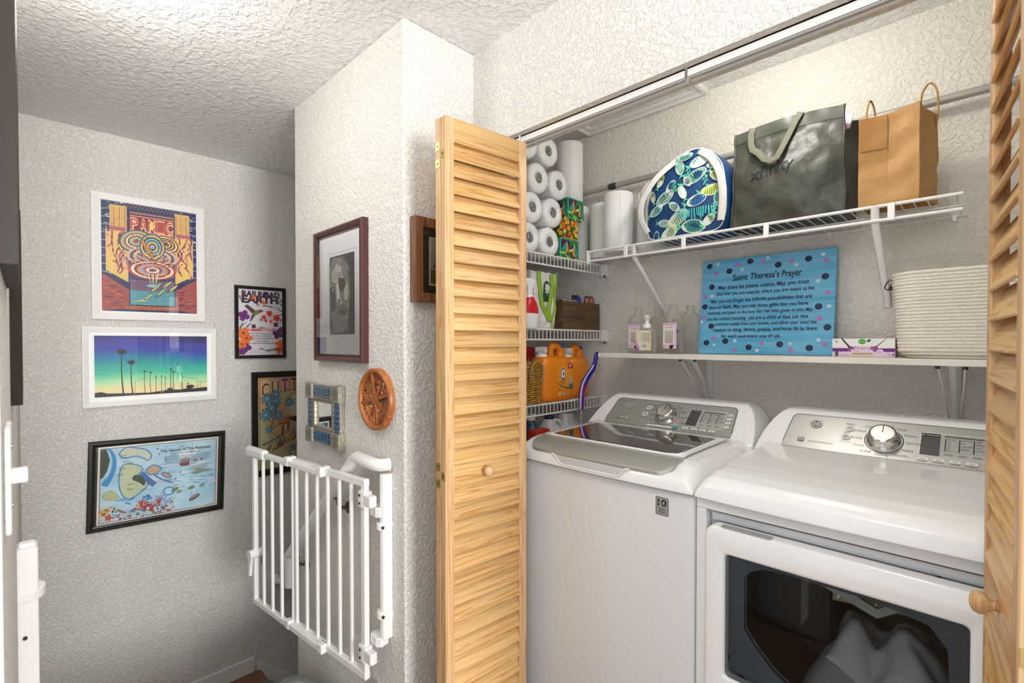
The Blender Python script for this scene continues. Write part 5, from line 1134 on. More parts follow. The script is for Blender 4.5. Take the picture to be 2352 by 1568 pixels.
picture('palm_painting', 'white framed sunset painting with black palm silhouettes, under the PANIC poster', farmap(.233, 1.015), .601, .416, .026, .020, WFR, [MATW], art_palm, (XFAR, .533, 1.015), rabbet=.6)
def art_map(a):
    w_, h_ = .6265, .4695; r = random.Random(14); a.rect(.028, .028, w_-.028, h_-.028, '#1d1a19'); a.rect(.040, .032, w_-.034, h_-.032, '#ece6dc'); x0, y0, x1, y1 = .052, .042, w_-.046, h_-.044; a.rect(x0-.003, y0-.003, x1+.003, y1+.003, '#6b4a42')
    W_, H_ = x1-x0, y1-y0; X = lambda u: x0+u*W_
    Y = lambda v: y0+v*H_
    def c_(u, v):
        p = Vector(((u-x0)/W_*4, (v-y0)/H_*6, 3)); k = .5+.5*noise.noise(p)+.25*noise.noise(p*3); k = max(0, min(1, k)); A, B = hexc('#8fc4dd'), hexc('#dfeaea')
        return tuple(A[i]+(B[i]-A[i])*k for i in range(3))+(1,)
    a.grid(x0, y0, x1, y1, 40, 34, c_)
    for i in range(70): u, v = r.uniform(.45, .98), r.uniform(.25, .72); a.ell(X(u), Y(v), r.uniform(.01, .03), .0018, r.choice(('#4f9bc4', '#f4f6f4', '#76b7d4', '#c3b7cf')), 8, r.uniform(-.1, .1))
    a.poly([(X(0), Y(1)), (X(.04), Y(1)), (X(.07), Y(.85)), (X(.05), Y(.70)), (X(.02), Y(.62)), (X(0), Y(.60))], '#3c4a38'); a.curve((X(.05), Y(1)), (X(.16), Y(.8)), (X(.03), Y(.5)), .018, '#3f94c9', 10, .03); a.curve((X(.05), Y(.98)), (X(.12), Y(.8)), (X(.04), Y(.6)), .007, '#a9dbe8', 10)
    def isle(P_, cl, edge='#3b86bd', ew=.011): a.line(smooth_closed([(X(u), Y(v)) for u, v in P_], 3), ew, edge, closed=True); a.poly(smooth_closed([(X(u), Y(v)) for u, v in P_], 3), cl)
    isle([(.15, .93), (.2, .99), (.28, .97), (.36, .93), (.40, .85), (.38, .79), (.33, .84), (.27, .87), (.2, .86), (.16, .88)], '#cfd0c0'); isle([(.16, .70), (.2, .76), (.30, .72), (.33, .66), (.30, .60), (.38, .50), (.36, .40), (.24, .28), (.18, .34), (.15, .5)], '#c7cfae')
    isle([(.27, .60), (.33, .58), (.36, .50), (.35, .43), (.31, .48), (.25, .54)], '#4a5a40', '#e6e6d6', .004); isle([(.37, .64), (.42, .70), (.48, .66), (.47, .60), (.41, .58)], '#c9a98a'); isle([(.50, .58), (.55, .56), (.58, .50), (.53, .52)], '#cf9a78', '#356fa8', .009)
    a.curve((X(.33), Y(.62)), (X(.38), Y(.50)), (X(.44), Y(.42)), .022, '#4f78b8', 12, .03); a.curve((X(.44), Y(.55)), (X(.48), Y(.48)), (X(.60), Y(.40)), .008, '#e2d8c2', 8); a.curve((X(.43), Y(.58)), (X(.47), Y(.49)), (X(.60), Y(.41)), .007, '#3d7fb6', 8); a.ell(X(.565), Y(.30), .030, .026, '#5d9fce', 20); a.ell(X(.565), Y(.30), .020, .017, '#c3dfe8', 18)
    isle([(.02, .37), (.08, .42), (.13, .36), (.14, .30), (.06, .30)], '#bfc08a', '#6fa6c8', .006)
    for u, v, s_ in ((.62, .31, .02), (.66, .27, .014), (.77, .30, .018), (.87, .31, .014)): a.ell(X(u), Y(v), s_, s_*.5, '#7d8a58', 12, .3)
    for i in range(40): u, v = r.uniform(.12, .6), r.uniform(.06, .28); a.ell(X(u), Y(v), r.uniform(.006, .022), r.uniform(.003, .009), r.choice(('#5a93c8', '#7fb2d8', '#a6b4d8', '#4a7fb8')), 10, r.uniform(-1, 1))
    for i in range(120):
        u = r.uniform(0, .62); v = r.uniform(0, .10+.10*(.5+.5*sin(u*22))); a.ell(X(u), Y(v), r.uniform(.002, .011), r.uniform(.002, .006), r.choice(('#a8493c', '#c9a27c', '#7c4a6a', '#e4dccb', '#5d6b4a', '#d9bd8c', '#b4574a', '#40506a')), 8, r.uniform(0, 3))
    for u, v, s_ in ((.36, .15, .03), (.42, .13, .035), (.48, .19, .02), (.33, .20, .02)):
        for k in range(5): q_ = .6+.5*k; a.curve((X(u), Y(v-.08)), (X(u)+.3*s_*cos(q_), Y(v)), (X(u)+s_*cos(q_), Y(v)+s_*sin(q_)*.8), .005, '#b23a36', 6, .003)
    for u, v in ((.05, .16), (.03, .12)): a.ell(X(u), Y(v), .02, .016, '#d9b87c', 12); a.ell(X(u), Y(v), .010, .008, '#8c6a3c', 10)
    a.flower(X(.07), Y(.055), .016, '#c4543c', '#c4543c', 5); a.ell(X(.80), Y(.15), .030, .012, '#4d5f3a', 14, .5); a.ell(X(.795), Y(.16), .022, .007, '#b57a8c', 12, .4); a.ell(X(.83), Y(.60), .05, .013, '#a9b6ba', 16, .12); a.ell(X(.86), Y(.55), .04, .011, '#8b9aa2', 16, -.25); a.poly([(X(.76), Y(.53)), (X(.93), Y(.56)), (X(.95), Y(.53)), (X(.80), Y(.49))], '#7f9c86')
    for i in range(18): a.ell(X(.70+r.uniform(-.08, .12)), Y(.82+r.uniform(-.05, .05)), .016, .008, '#eceef0', 10)
    for u, v, s_ in ((.70, .68, 1), (.80, .705, .4), (.86, .71, .35)):
        a.poly([(X(u)-.026*s_, Y(v)+.004*s_), (X(u)+.028*s_, Y(v)+.006*s_), (X(u)+.02*s_, Y(v)-.014*s_), (X(u)-.018*s_, Y(v)-.014*s_)], '#8a3f38')
        for k in range(3): a.poly([(X(u)+(-.018+.014*k)*s_, Y(v)+.006*s_), (X(u)+(-.004+.014*k)*s_, Y(v)+.008*s_), (X(u)+(-.008+.014*k)*s_, Y(v)+(.034+.006*(k == 1))*s_)], '#b5685c')
    a.text('The Islands of The Bahamas', X(.71), Y(.875), .0165, '#1e2338', .245, bold=.012); a.text('\u201cIt Just Keeps Getting Better\u201d', X(.71), Y(.835), .0085, '#27304a', .15, bold=.01); a.lines(X(.50), X(.96), Y(.80), .0065, 7, .0022, '#5d7f98', 3)
    for i in range(1, 4): a.line([(X(.05+.24*i), Y(0)), (X(.05+.24*i), Y(1))], .0008, '#7f95a0')
    for i in range(14): u, v = r.uniform(.1, .7), r.uniform(.3, .95); a.lines(X(u), X(u+.06), Y(v), .004, 2, .0014, '#4a5560', i)
    for u, v in ((.455, .93), (.47, .85), (.53, .76), (.66, .55), (.62, .46)): a.poly([(X(u)-.004, Y(v)), (X(u)+.006, Y(v)), (X(u), Y(v)+.009)], '#3b3f4a')
picture('map_print', 'black framed picture map titled The Islands of The Bahamas, lowest on the far wall', farmap(.2395, .369, -.030), .6265, .4695, .030, .024, BLACKP, [BLACKP], art_map, (XFAR, .55, .358), prof=[(0, 0), (0, .018), (.004, .024), (.016, .024), (.022, .016), (.030, .014), (.030, .006)], rabbet=.4)
def art_rail(a):
    w_, h_ = .300, .450; r = random.Random(31); e = .021; a.rect(e, e, w_-e, h_-e, '#e9e3ea'); P, O, RR, G = '#46203f', '#ee7f33', '#d9482f', '#55663f'
    a.text('RAILROAD', w_*.51, h_*.858, .034, P, .225, bold=.05); a.text('EARTH', w_*.49, h_*.772, .044, P, .215, bold=.05); a.ell(w_*.615, h_*.876, .017, .019, P, 20); a.ell(w_*.615, h_*.876, .006, .007, '#8c4a7c', 8)
    a.curve((w_*.40, h_*.78), (w_*.42, h_*.74), (w_*.47, h_*.735), .006, P, 8); a.curve((w_*.54, h_*.73), (w_*.62, h_*.745), (w_*.74, h_*.715), .006, P, 8)
    for u, v in ((.36, .845), (.55, .78)): a.flower(w_*u, h_*v, .018, O, RR, 4, .5)
    a.poly([(w_*.18, h_*.72), (w_*.24, h_*.745), (w_*.40, h_*.66), (w_*.34, h_*.615), (w_*.25, h_*.68)], '#54443a'); a.poly([(w_*.33, h_*.63), (w_*.42, h_*.67), (w_*.50, h_*.685), (w_*.55, h_*.665), (w_*.48, h_*.63), (w_*.38, h_*.595), (w_*.34, h_*.60)], '#7d8a4c'); a.poly([(w_*.33, h_*.61), (w_*.39, h_*.60), (w_*.31, h_*.515), (w_*.28, h_*.51)], '#4d4a3a'); a.line([(w_*.54, h_*.672), (w_*.62, h_*.635)], .0018, '#2b2420'); a.ell(w_*.50, h_*.655, .012, .007, '#8c2f3c', 10, .3); a.ell(w_*.513, h_*.676, .0016, .0016, '#111111', 6)
    a.curve((w_*.93, h_*.615), (w_*.75, h_*.60), (w_*.45, h_*.50), .0022, G, 10)
    for u, v, s_, c in ((.67, .63, .020, RR), (.56, .575, .016, RR), (.82, .57, .024, RR), (.70, .52, .013, O), (.60, .525, .009, '#a8333c'), (.50, .54, .008, '#7a8a4c')): a.flower(w_*u, h_*v, s_, c, '#7c2418', 5, u*9, .4)
    for u, v, s_, c in ((.17, .59, .034, '#7c2b83'), (.84, .34, .032, '#6b3577'), (.20, .155, .034, '#6f2b7a'), (.12, .10, .026, '#7c2b83'), (.16, .35, .036, O), (.22, .28, .034, O), (.13, .20, .030, O), (.88, .20, .028, O), (.87, .115, .030, '#e8622c'), (.36, .445, .014, '#4a2347'), (.90, .40, .020, '#6b3577'), (.80, .475, .016, '#4a2a4a')): a.flower(w_*u, h_*v, s_, c, '#5a1f14', 4, u*7, .48)
    for u0, v0, u1, v1 in ((.09, .42, .22, .50), (.10, .40, .16, .52), (.22, .43, .32, .49), (.93, .80, .80, .90), (.93, .74, .78, .86), (.93, .66, .75, .74), (.93, .62, .84, .60), (.93, .55, .86, .49), (.60, .10, .80, .13), (.48, .14, .60, .10), (.93, .13, .65, .095), (.09, .86, .13, .78), (.88, .36, .78, .42)): a.line([(w_*u0, h_*v0), (w_*(u0+u1)/2, h_*((v0+v1)/2+.006)), (w_*u1, h_*v1)], .009, G, .002)
    for i in range(26): a.ell(w_*r.uniform(.28, .46), h_*r.uniform(.075, .13), .0018, .0018, '#a85a7a', 6)
    a.text('2023', w_*.515, h_*.418, .0085, '#2a2028', .034, bold=.03); a.text('SUMMER TOUR', w_*.51, h_*.378, .0165, '#e2562e', .170, bold=.03)
    for i, (s_, k) in enumerate((('6/27 - BING CROSBY THEATRE | SPOKANE, WA', .145), ('6/28 - ADVANCE DAY | MEDFORD, MT', .120), ('6/29 - PINE CREEK LODGE | LIVINGSTON, MT', .140), ('7/1 - BELLY UP | ASPEN, CO', .086), ('7/3 - STRINGS MUSIC PAVILION | STEAMBOAT SPRINGS, CO', .186))): a.text(s_, w_*.51, h_*(.338-.034*i), .0064, '#2a2028', k, bold=.02)
picture('tour_poster', 'black framed poster reading RAILROAD EARTH with flowers and a hummingbird', farmap(.937, 1.250), .300, .450, .020, .016, BLACKP, [MATW], art_rail, (XFAR, 1.087, 1.25), rabbet=.5)
def art_spring(a):
    w_, h_ = .52, .660; r = random.Random(51); e = .036; a.rect(e, e, w_-e, h_-e, '#1c1917'); x0, y0, x1, y1 = e+.002, e+.002, w_-e-.002, h_-e-.002; W_, H_ = x1-x0, y1-y0; X = lambda u: x0+u*W_
    Y = lambda v: y0+v*H_
    def c_(u, v):
        k = .5+.5*sin((u-x0)*14+(v-y0)*9); A, B = hexc('#d9b98c'), hexc('#d2d0a4'); q_ = tuple(A[i]+(B[i]-A[i])*k for i in range(3))
        if (v-y0)/H_ > .83: A, B, C_ = hexc('#f0c08c'), hexc('#efb7b0'), hexc('#cfe3b4'); m = ((u-x0)/W_*2.3) % 1; q_ = tuple(A[i]*(1-m)+(B[i] if k > .5 else C_[i])*m for i in range(3))
        return q_+(1,)
    a.grid(x0, y0, x1, y1, 24, 30, c_); K = '#2a211b'
    a.line([(X(.02), Y(.01)), (X(.98), Y(.01)), (X(.98), Y(.985)), (X(.02), Y(.985))], .003, K, closed=True)
    for i, c in enumerate('CUTTHR'): a.text(c, X(.10+.135*i), Y(.80+.028*i-.0045*i*i), .085, K, .042, bold=-.005); a.line([(X(.165+.135*i), Y(.80+.02*i)), (X(.165+.135*i), Y(.98))], .0022, K)
    a.curve((X(.1), Y(.78)), (X(.45), Y(.93)), (X(.9), Y(.78)), .003, K, 14)
    a.ell(X(.62), Y(.66), .105, .105, '#e7c9ad', 26); a.ell(X(.62), Y(.66), .092, .092, '#dfe0cc', 26)
    for i in range(24): q_ = pi*i/23; a.poly([(X(.62)+.1*cos(q_), Y(.66)+.1*sin(q_)), (X(.62)+.1*cos(q_+.09), Y(.66)+.1*sin(q_+.09)), (X(.62)+.125*cos(q_+.06), Y(.66)+.125*sin(q_+.06))], '#b98a6c')
    for i in range(16): a.curve((X(.62)+r.uniform(-.07, .07), Y(.66)+r.uniform(0, .06)), (X(.62)+r.uniform(-.07, .07), Y(.66)+r.uniform(0, .06)), (X(.62)+r.uniform(-.07, .07), Y(.66)+r.uniform(0, .06)), .0015, '#b5a878', 6)
    for i in range(46): u = r.uniform(.05, .50); a.curve((X(u), Y(.12+.35*u)), (X(u+.08), Y(.25+.3*u)), (X(u+.05+r.uniform(-.1, .1)), Y(.18+.4*u+r.uniform(-.05, .12))), .005, r.choice(('#d98a3c', '#e9c06a', '#3c5a50', '#c4573c', '#8fb5a6', '#f0dcb0', '#5b3a2a')), 8, .002)
    a.curve((X(.05), Y(.27)), (X(.25), Y(.32)), (X(.50), Y(.43)), .011, '#5b7488', 12, .004)
    for u, v, s_ in ((.12, .77, .032), (.24, .81, .028), (.24, .735, .03), (.18, .665, .034), (.10, .595, .036), (.27, .58, .028), (.43, .715, .026), (.14, .43, .02), (.47, .20, .02)):
        a.line([(X(u), Y(v)), (X(u+.01), Y(v-.10)), (X(.17), Y(.42))], .0018, K); a.flower(X(u), Y(v), s_*1.15, '#24485a', K, 8, u*5, .2); a.flower(X(u), Y(v), s_, '#6fa9c6', '#e8d8b0', 8, u*5, .19)
    for u, v, s_ in ((.34, .49, .03), (.42, .54, .034)): a.line([(X(u), Y(v)), (X(u-.01), Y(v-.14))], .014, '#9c5a3a', .018); a.ell(X(u), Y(v), s_, s_*.55, '#d99a4c', 16, .1); a.ell(X(u), Y(v-.004), s_, s_*.25, '#b5603c', 14, .1)
    # a long-eared animal in a top hat, glasses and evening dress
    cx = .66; a.poly([(X(cx-.13), Y(.655)), (X(cx+.13), Y(.655)), (X(cx+.11), Y(.52)), (X(cx-.11), Y(.52))], '#6b2a26'); a.ell(X(cx), Y(.655), .058, .010, '#35302c', 20); a.rect(X(cx-.125), Y(.58), X(cx+.125), Y(.625), '#55504c'); a.ell(X(cx), Y(.525), .10, .022, '#5a231f', 22)
    for s_ in (-1, 1): a.ell(X(cx+.10*s_), Y(.52), .014, .045, '#9c4238', 14, .15*s_); a.ell(X(cx+.10*s_), Y(.515), .008, .034, '#d99a72', 12, .15*s_)
    a.ell(X(cx), Y(.40), .055, .082, '#a8563f', 22); a.ell(X(cx), Y(.33), .034, .04, '#c27a58', 18); a.ell(X(cx), Y(.30), .016, .02, '#8c3a30', 12)
    for s_ in (-1, 1): a.ell(X(cx+.06*s_), Y(.42), .018, .018, '#2b2320', 16); a.ell(X(cx+.06*s_), Y(.42), .014, .014, '#6b3a34', 16)
    a.poly([(X(cx-.14), Y(.265)), (X(cx+.14), Y(.265)), (X(cx+.10), Y(.09)), (X(cx-.10), Y(.09))], '#3d3a30'); a.poly([(X(cx-.09), Y(.27)), (X(cx+.09), Y(.27)), (X(cx), Y(.09))], '#efece4'); a.poly([(X(cx-.05), Y(.262)), (X(cx), Y(.248)), (X(cx+.05), Y(.262)), (X(cx+.05), Y(.235)), (X(cx), Y(.246)), (X(cx-.05), Y(.235))], '#7a2f35')
    for i in range(3): a.ell(X(cx), Y(.215-.025*i), .002, .002, '#222222', 6)
    for i in range(18): a.ell(X(.38+r.uniform(0, .14)), Y(.13+r.uniform(0, .08)), .006, .004, r.choice(('#2f8a9c', '#7fc0c4', '#e8e0c8')), 8, i)
    a.text('SPRING TOUR', X(.62), Y(.072), .020, '#2c2a20', .17, bold=.03); a.lines(X(.32), X(.92), Y(.055), .010, 5, .0042, '#3a3628', 8)
picture('spring_poster', 'black framed holographic poster reading SPRING TOUR, half hidden by the corner', farmap(1.029, .503), .520, .660, .035, .018, BLACKP, [BLACKP], art_spring, (XFAR, 1.29, .5), rabbet=.5, pmat=PRINTG)
# ------------------------------------------------------------------ on the corner wall
def brm(x, z): return plane_map((x, .921, z), (1, 0, 0), (0, 0, 1), (0, -1, 0))
def art_port(a):
    w_, h_ = .418, .540; a.rect(.02, .02, w_-.02, h_-.02, '#f0f0f2'); x0, x1, y0, y1 = .124, .336, .109, .425; a.rect(x0-.006, y0-.004, x1+.006, y1+.002, '#fbfbfb'); a.line([(x0-.02, y1+.012), (x1+.02, y1+.012)], .0012, '#6b6862'); a.poly(rrect(x0, y0, x1, y1, .005), '#36322d')
    W_, H_ = x1-x0, y1-y0; X = lambda u: x0+u*W_
    Y = lambda v: y0+v*H_; r = random.Random(77)
    a.poly([(X(.02), Y(.86)), (X(.16), Y(.98)), (X(.52), Y(.97)), (X(.72), Y(.84)), (X(.80), Y(.62)), (X(.82), Y(.42)), (X(.74), Y(.16)), (X(.55), Y(.02)), (X(.22), Y(.02)), (X(.06), Y(.2)), (X(.02), Y(.5))], '#8b877f')
    a.poly([(X(.10), Y(.80)), (X(.30), Y(.90)), (X(.52), Y(.84)), (X(.58), Y(.70)), (X(.40), Y(.68)), (X(.22), Y(.66)), (X(.10), Y(.70))], '#e2dfda'); a.poly([(X(.36), Y(.72)), (X(.62), Y(.70)), (X(.66), Y(.58)), (X(.52), Y(.52)), (X(.40), Y(.56))], '#3f3b36'); a.poly([(X(.60), Y(.56)), (X(.72), Y(.64)), (X(.78), Y(.52)), (X(.72), Y(.42)), (X(.60), Y(.44))], '#d6d3cd')
    a.poly([(X(.28), Y(.66)), (X(.36), Y(.66)), (X(.44), Y(.46)), (X(.52), Y(.40)), (X(.38), Y(.36)), (X(.30), Y(.42))], '#eae8e4'); a.poly([(X(.36), Y(.46)), (X(.46), Y(.44)), (X(.40), Y(.34)), (X(.33), Y(.36))], '#6f6a63'); a.poly([(X(.02), Y(.60)), (X(.20), Y(.62)), (X(.26), Y(.44)), (X(.22), Y(.30)), (X(.05), Y(.30))], '#221d1a'); a.poly([(X(.10), Y(.58)), (X(.18), Y(.60)), (X(.15), Y(.54))], '#cfccc6')
    a.poly([(X(.36), Y(.36)), (X(.60), Y(.38)), (X(.74), Y(.30)), (X(.66), Y(.24)), (X(.44), Y(.24)), (X(.34), Y(.28))], '#3f3a34')
    for i in range(150): u, v = r.uniform(.30, .78), r.uniform(.06, .40); l_ = r.uniform(.02, .07); a.line([(X(u), Y(v)), (X(u+r.uniform(-.02, .05)), Y(v-l_))], .0012, r.choice(('#e6e3dd', '#b9b5ae', '#8f8b84', '#d2cfc9')))
    for i in range(120): u, v = r.uniform(.05, .75), r.uniform(.78, .98); a.line([(X(u), Y(v)), (X(u+(u-.4)*.3), Y(v-r.uniform(.03, .12)))], .0011, r.choice(('#dedbd5', '#a39f98', '#7d7972')))
    for i in range(40): u = r.uniform(.70, .88); v = r.uniform(.4, .85); a.line([(X(u), Y(v)), (X(u+.02), Y(v-.06))], .0012, r.choice(('#a9a59e', '#6d6962')))
    for i in range(24): u, v = r.uniform(.05, .30), r.uniform(.04, .28); a.line([(X(u), Y(v)), (X(u+.03), Y(v-.05))], .0012, r.choice(('#bdb9b2', '#77736c')))
    for i in range(5): a.curve((X(.14), Y(.76-.022*i)), (X(.30), Y(.80-.02*i)), (X(.50), Y(.77-.02*i)), .0014, '#8f8b84', 8)
MAHO = pbr('mahogany_frame', '#4c2a25', .3)
picture('portrait_photograph', 'mahogany framed black and white photograph of a bearded face, on the corner wall', brm(-2.083, 1.272), .418, .540, .030, .030, MAHO, [MATW], art_port, (-1.875, .922, 1.272), prof=[(0, 0), (0, .022), (.004, .028), (.012, .030), (.016, .026), (.022, .024), (.026, .018), (.030, .018), (.030, .008)], rabbet=.4)
# punched tin mirror with blue tiles
t = thing('tin_mirror', 'small punched tin mirror with blue tiled bars and square corners', 'mirror', (-2.01, .922, .915))
TIN = pbr('aged_tin', '#a59c8e', .4, .6, noise_bump=(120, .8, .003)); TILE = pbr('blue_tile', '#245a80', .18, vary=(140, '#163a5a'))
mp = brm(-2.168, .918); w_, h_, cs = .318, .258, .068
for cu, cv in ((0, 0), (w_-cs, 0), (0, h_-cs), (w_-cs, h_-cs)):
    k = MB().prism([(cu, cv), (cu+cs, cv), (cu+cs, cv+cs), (cu, cv+cs)], mp, 0, .030).build('corner_block', TIN, t, .002)
    a = Art(mp, 2e-5, .0303); cx_, cy_ = cu+cs/2, cv+cs/2
    for i in range(5): q_ = 2*pi*i/5+.3; a.line([(cx_+.006*cos(q_), cy_+.006*sin(q_))]+[(cx_+.018*cos(q_)+.009*cos(q_+s_), cy_+.018*sin(q_)+.009*sin(q_+s_)) for s_ in [2*pi*j/8 for j in range(8)]], .0016, '#3a342c', closed=True)
    a.ell(cx_, cy_, .004, .004, '#3a342c', 8); a.build('engraving', PRINT, k)
for nm, (u0, v0, u1, v1), hor in (('tiled_bar', (cs-.002, .010, w_-cs+.002, cs-.012), 1), ('tiled_bar', (cs-.002, h_-cs+.012, w_-cs+.002, h_-.010), 1), ('tiled_bar', (.012, cs-.002, cs-.014, h_-cs+.002), 0), ('tiled_bar', (w_-cs+.014, cs-.002, w_-.012, h_-cs+.002), 0)):
    MB().prism([(u0-.004*(1-hor), v0-.004*hor), (u1+.004*(1-hor), v0-.004*hor), (u1+.004*(1-hor), v1+.004*hor), (u0-.004*(1-hor), v1+.004*hor)], mp, 0, .020).build('tin_edge', TIN, t, .001)
    o = MB().prism([(u0, v0), (u1, v0), (u1, v1), (u0, v1)], mp, .018, .023).build(nm, TILE, t, .001)
    a = Art(mp, 2e-5, .0232); n = 6
    for i in range(n):
        cu, cv = (u0+(u1-u0)*(i+.5)/n, (v0+v1)/2) if hor else ((u0+u1)/2, v0+(v1-v0)*(i+.5)/n); a.ell(cu, cv, .0115, .0145, '#0e2f4e', 14); a.ell(cu, cv, .0075, .010, '#35708e', 12); a.ell(cu, cv, .0035, .005, '#1d2c3a', 8)
        for s_ in (-1, 1): a.ell(cu+(0 if hor else .017*s_), cv+(.018*s_ if hor else 0), .003, .003, '#cfdfe2', 6)
    a.build('tile_pattern', PRINTG, o)
i0, j0, i1, j1 = cs-.010, cs-.010, w_-cs+.010, h_-cs+.010
ringframe(MB(), plane_map(mp(i0, j0, 0), (1, 0, 0), (0, 0, 1), (0, -1, 0)), i1-i0, j1-j0, [(0, .01), (0, .024), (.020, .022), (.022, .010)]).build('inner_rim', TIN, t)
a = Art(mp, 2e-5, .0245)
for v_ in (j0+.010, j1-.010): a.line([(i0+.012+(i1-i0-.024)*k/28, v_+.004*(1 if k % 2 else -1)) for k in range(29)], .0022, '#3f382f')
for u_ in (i0+.010, i1-.010): a.line([(u_+.004*(1 if k % 2 else -1), j0+.012+(j1-j0-.024)*k/22) for k in range(23)], .0022, '#3f382f')
a.build('rim_engraving', PRINT, t)
MB().prism([(i0+.02, j0+.02), (i1-.02, j0+.02), (i1-.02, j1-.02), (i0+.02, j1-.02)], mp, .008, .012).build('mirror_glass', MIRROR, t)
# round carved wooden plaque
t = thing('carved_plaque', 'round carved wooden plaque divided into eight painted wedges', 'plaque', (-1.595, .922, 1.035)); mp = brm(-1.597, 1.145); R0 = .112
circ = lambda r_, k, n=48: [mp(r_*cos(2*pi*i/n), r_*sin(2*pi*i/n), k) for i in range(n)]
MB().rings([circ(R0, 0), circ(R0, .018), circ(R0-.004, .022), circ(R0-.012, .022), circ(R0-.016, .016), circ(R0-.016, .010), circ(.001, .010)], True, False, True).build('disc', PLAQ, t)
for i in range(8):
    q_ = 2*pi*i/8+.22; c_, s_ = cos(q_), sin(q_); MB().prism([(.012*c_-.0045*s_, .012*s_+.0045*c_), (.012*c_+.0045*s_, .012*s_-.0045*c_), ((R0-.014)*c_+.0045*s_, (R0-.014)*s_-.0045*c_), ((R0-.014)*c_-.0045*s_, (R0-.014)*s_+.0045*c_)], mp, .009, .0175 if i % 2 == 0 else .013).build('spoke', PLAQ, t, .001)
MB().prism([(.018*cos(2*pi*i/16), .018*sin(2*pi*i/16)) for i in range(16)], mp, .009, .019).build('hub', PLAQ, t, .001)
a = Art(mp, 2e-5, .0102); r = random.Random(6)
for i in range(8):
    q_ = 2*pi*(i+.5)/8+.22
    for k in range(9): rr_ = r.uniform(.03, .088); qq = q_+r.uniform(-.28, .28); a.ell(rr_*cos(qq), rr_*sin(qq), r.uniform(.003, .007), r.uniform(.002, .005), r.choice(('#c9372c', '#e6b53a', '#3a6b4a', '#e9e4da', '#3c4f7a', '#7a3a2a', '#d98a3c', '#2c2a28')), 8, qq)
    for k in range(5): qq = q_+(-.28+.14*k); a.line([(.080*cos(qq), .080*sin(qq)), (.092*cos(qq), .092*sin(qq))], .0022, '#7d2f22')
a.build('painting', PRINT, t)
# small dark framed picture round the corner
def art_small(a):
    w_, h_ = .24, .288; a.rect(.02, .02, w_-.02, h_-.02, '#33302e'); a.rect(.066, .060, w_-.066, h_-.060, '#e6dccb'); x0, y0, x1, y1 = .073, .067, w_-.073, h_-.067
    def c_(u, v):
        k = (v-y0)/(y1-y0); n = noise.noise(Vector((u*40, v*40, 2)))*.15; A, B = (hexc('#9aa3ab'), hexc('#c3c6c9')) if k > .3 else (hexc('#5f6b3f'), hexc('#6f5a4a')); m = max(0, min(1, k+n)); return tuple(A[i]+(B[i]-A[i])*m for i in range(3))+(1,)
    a.grid(x0, y0, x1, y1, 14, 20, c_); a.poly([(x0+.01, y0+.055), (x0+.03, y0+.12), (x0+.05, y0+.07), (x0+.07, y0+.10), (x1-.005, y0+.05)], '#7e858c')
picture('small_picture', 'small walnut framed picture with dark mat, partly hidden behind the folded door', plane_map((-1.427, .945, 1.488), (0, 1, 0), (0, 0, 1), (1, 0, 0)), .24, .288, .032, .034, WALNUT, [BLACKP], art_small, (-1.428, 1.06, 1.488), rabbet=.5)
# ------------------------------------------------------------------ on the wall beside the photographer (seen edge on)
def hm(X, z): return plane_map((X, q_wall(X)+.0004, z), (-1, 0.0075, 0), (0, 0, 1), (0.0075, 1, 0))
q_wall = lambda X: -.0165-.0075*X
def art_plain(col, sky): return lambda a: (a.rect(.02, .02, .20, .20, col), a.rect(.05, .05, .15, .15, sky))
picture('hall_picture', 'dark bronze framed picture at the left edge, seen edge on, nearest the camera', hm(-.672, 1.425), .31, .56, .035, .013, pbr('bronze_frame', '#2e2620', .5, 0, .25), [MATW], art_plain('#e8e4dc', '#8a9aa6'), (-.82, -.014, 1.425))
picture('hall_picture', 'thin framed picture with a pale mat at the left edge, above the brown frame', hm(-1.22, 1.60), .36, .40, .012, .012, ESP, [MATW], art_plain('#f2efe9', '#7f9cb0'), (-1.4, -.01, 1.6))
picture('hall_picture', 'brown framed picture at the left edge, seen edge on, lowest of three', hm(-1.16, 1.245), .34, .325, .03, .014, ESP, [BLACKP], art_plain('#3a332e', '#5c6b7a'), (-1.33, -.01, 1.245))
t = thing('light_switch', 'white toggle light switch plate on the wall at the left edge', 'switch', (-.78, -.014, 1.145)); mp = hm(-.745, 1.143)
MB().prism(rrect(0, 0, .075, .116, .006), mp, 0, .005).build('plate', PLAST, t, .002); MB().prism([(.030, .050), (.044, .050), (.044, .066), (.030, .066)], mp, .004, .018).build('toggle', PLAST, t, .002)
for v_ in (.025, .091): MB().prism([(.0375+.003*cos(2*pi*i/10), v_+.003*sin(2*pi*i/10)) for i in range(10)], mp, .005, .0062).build('screw', CHROME, t)
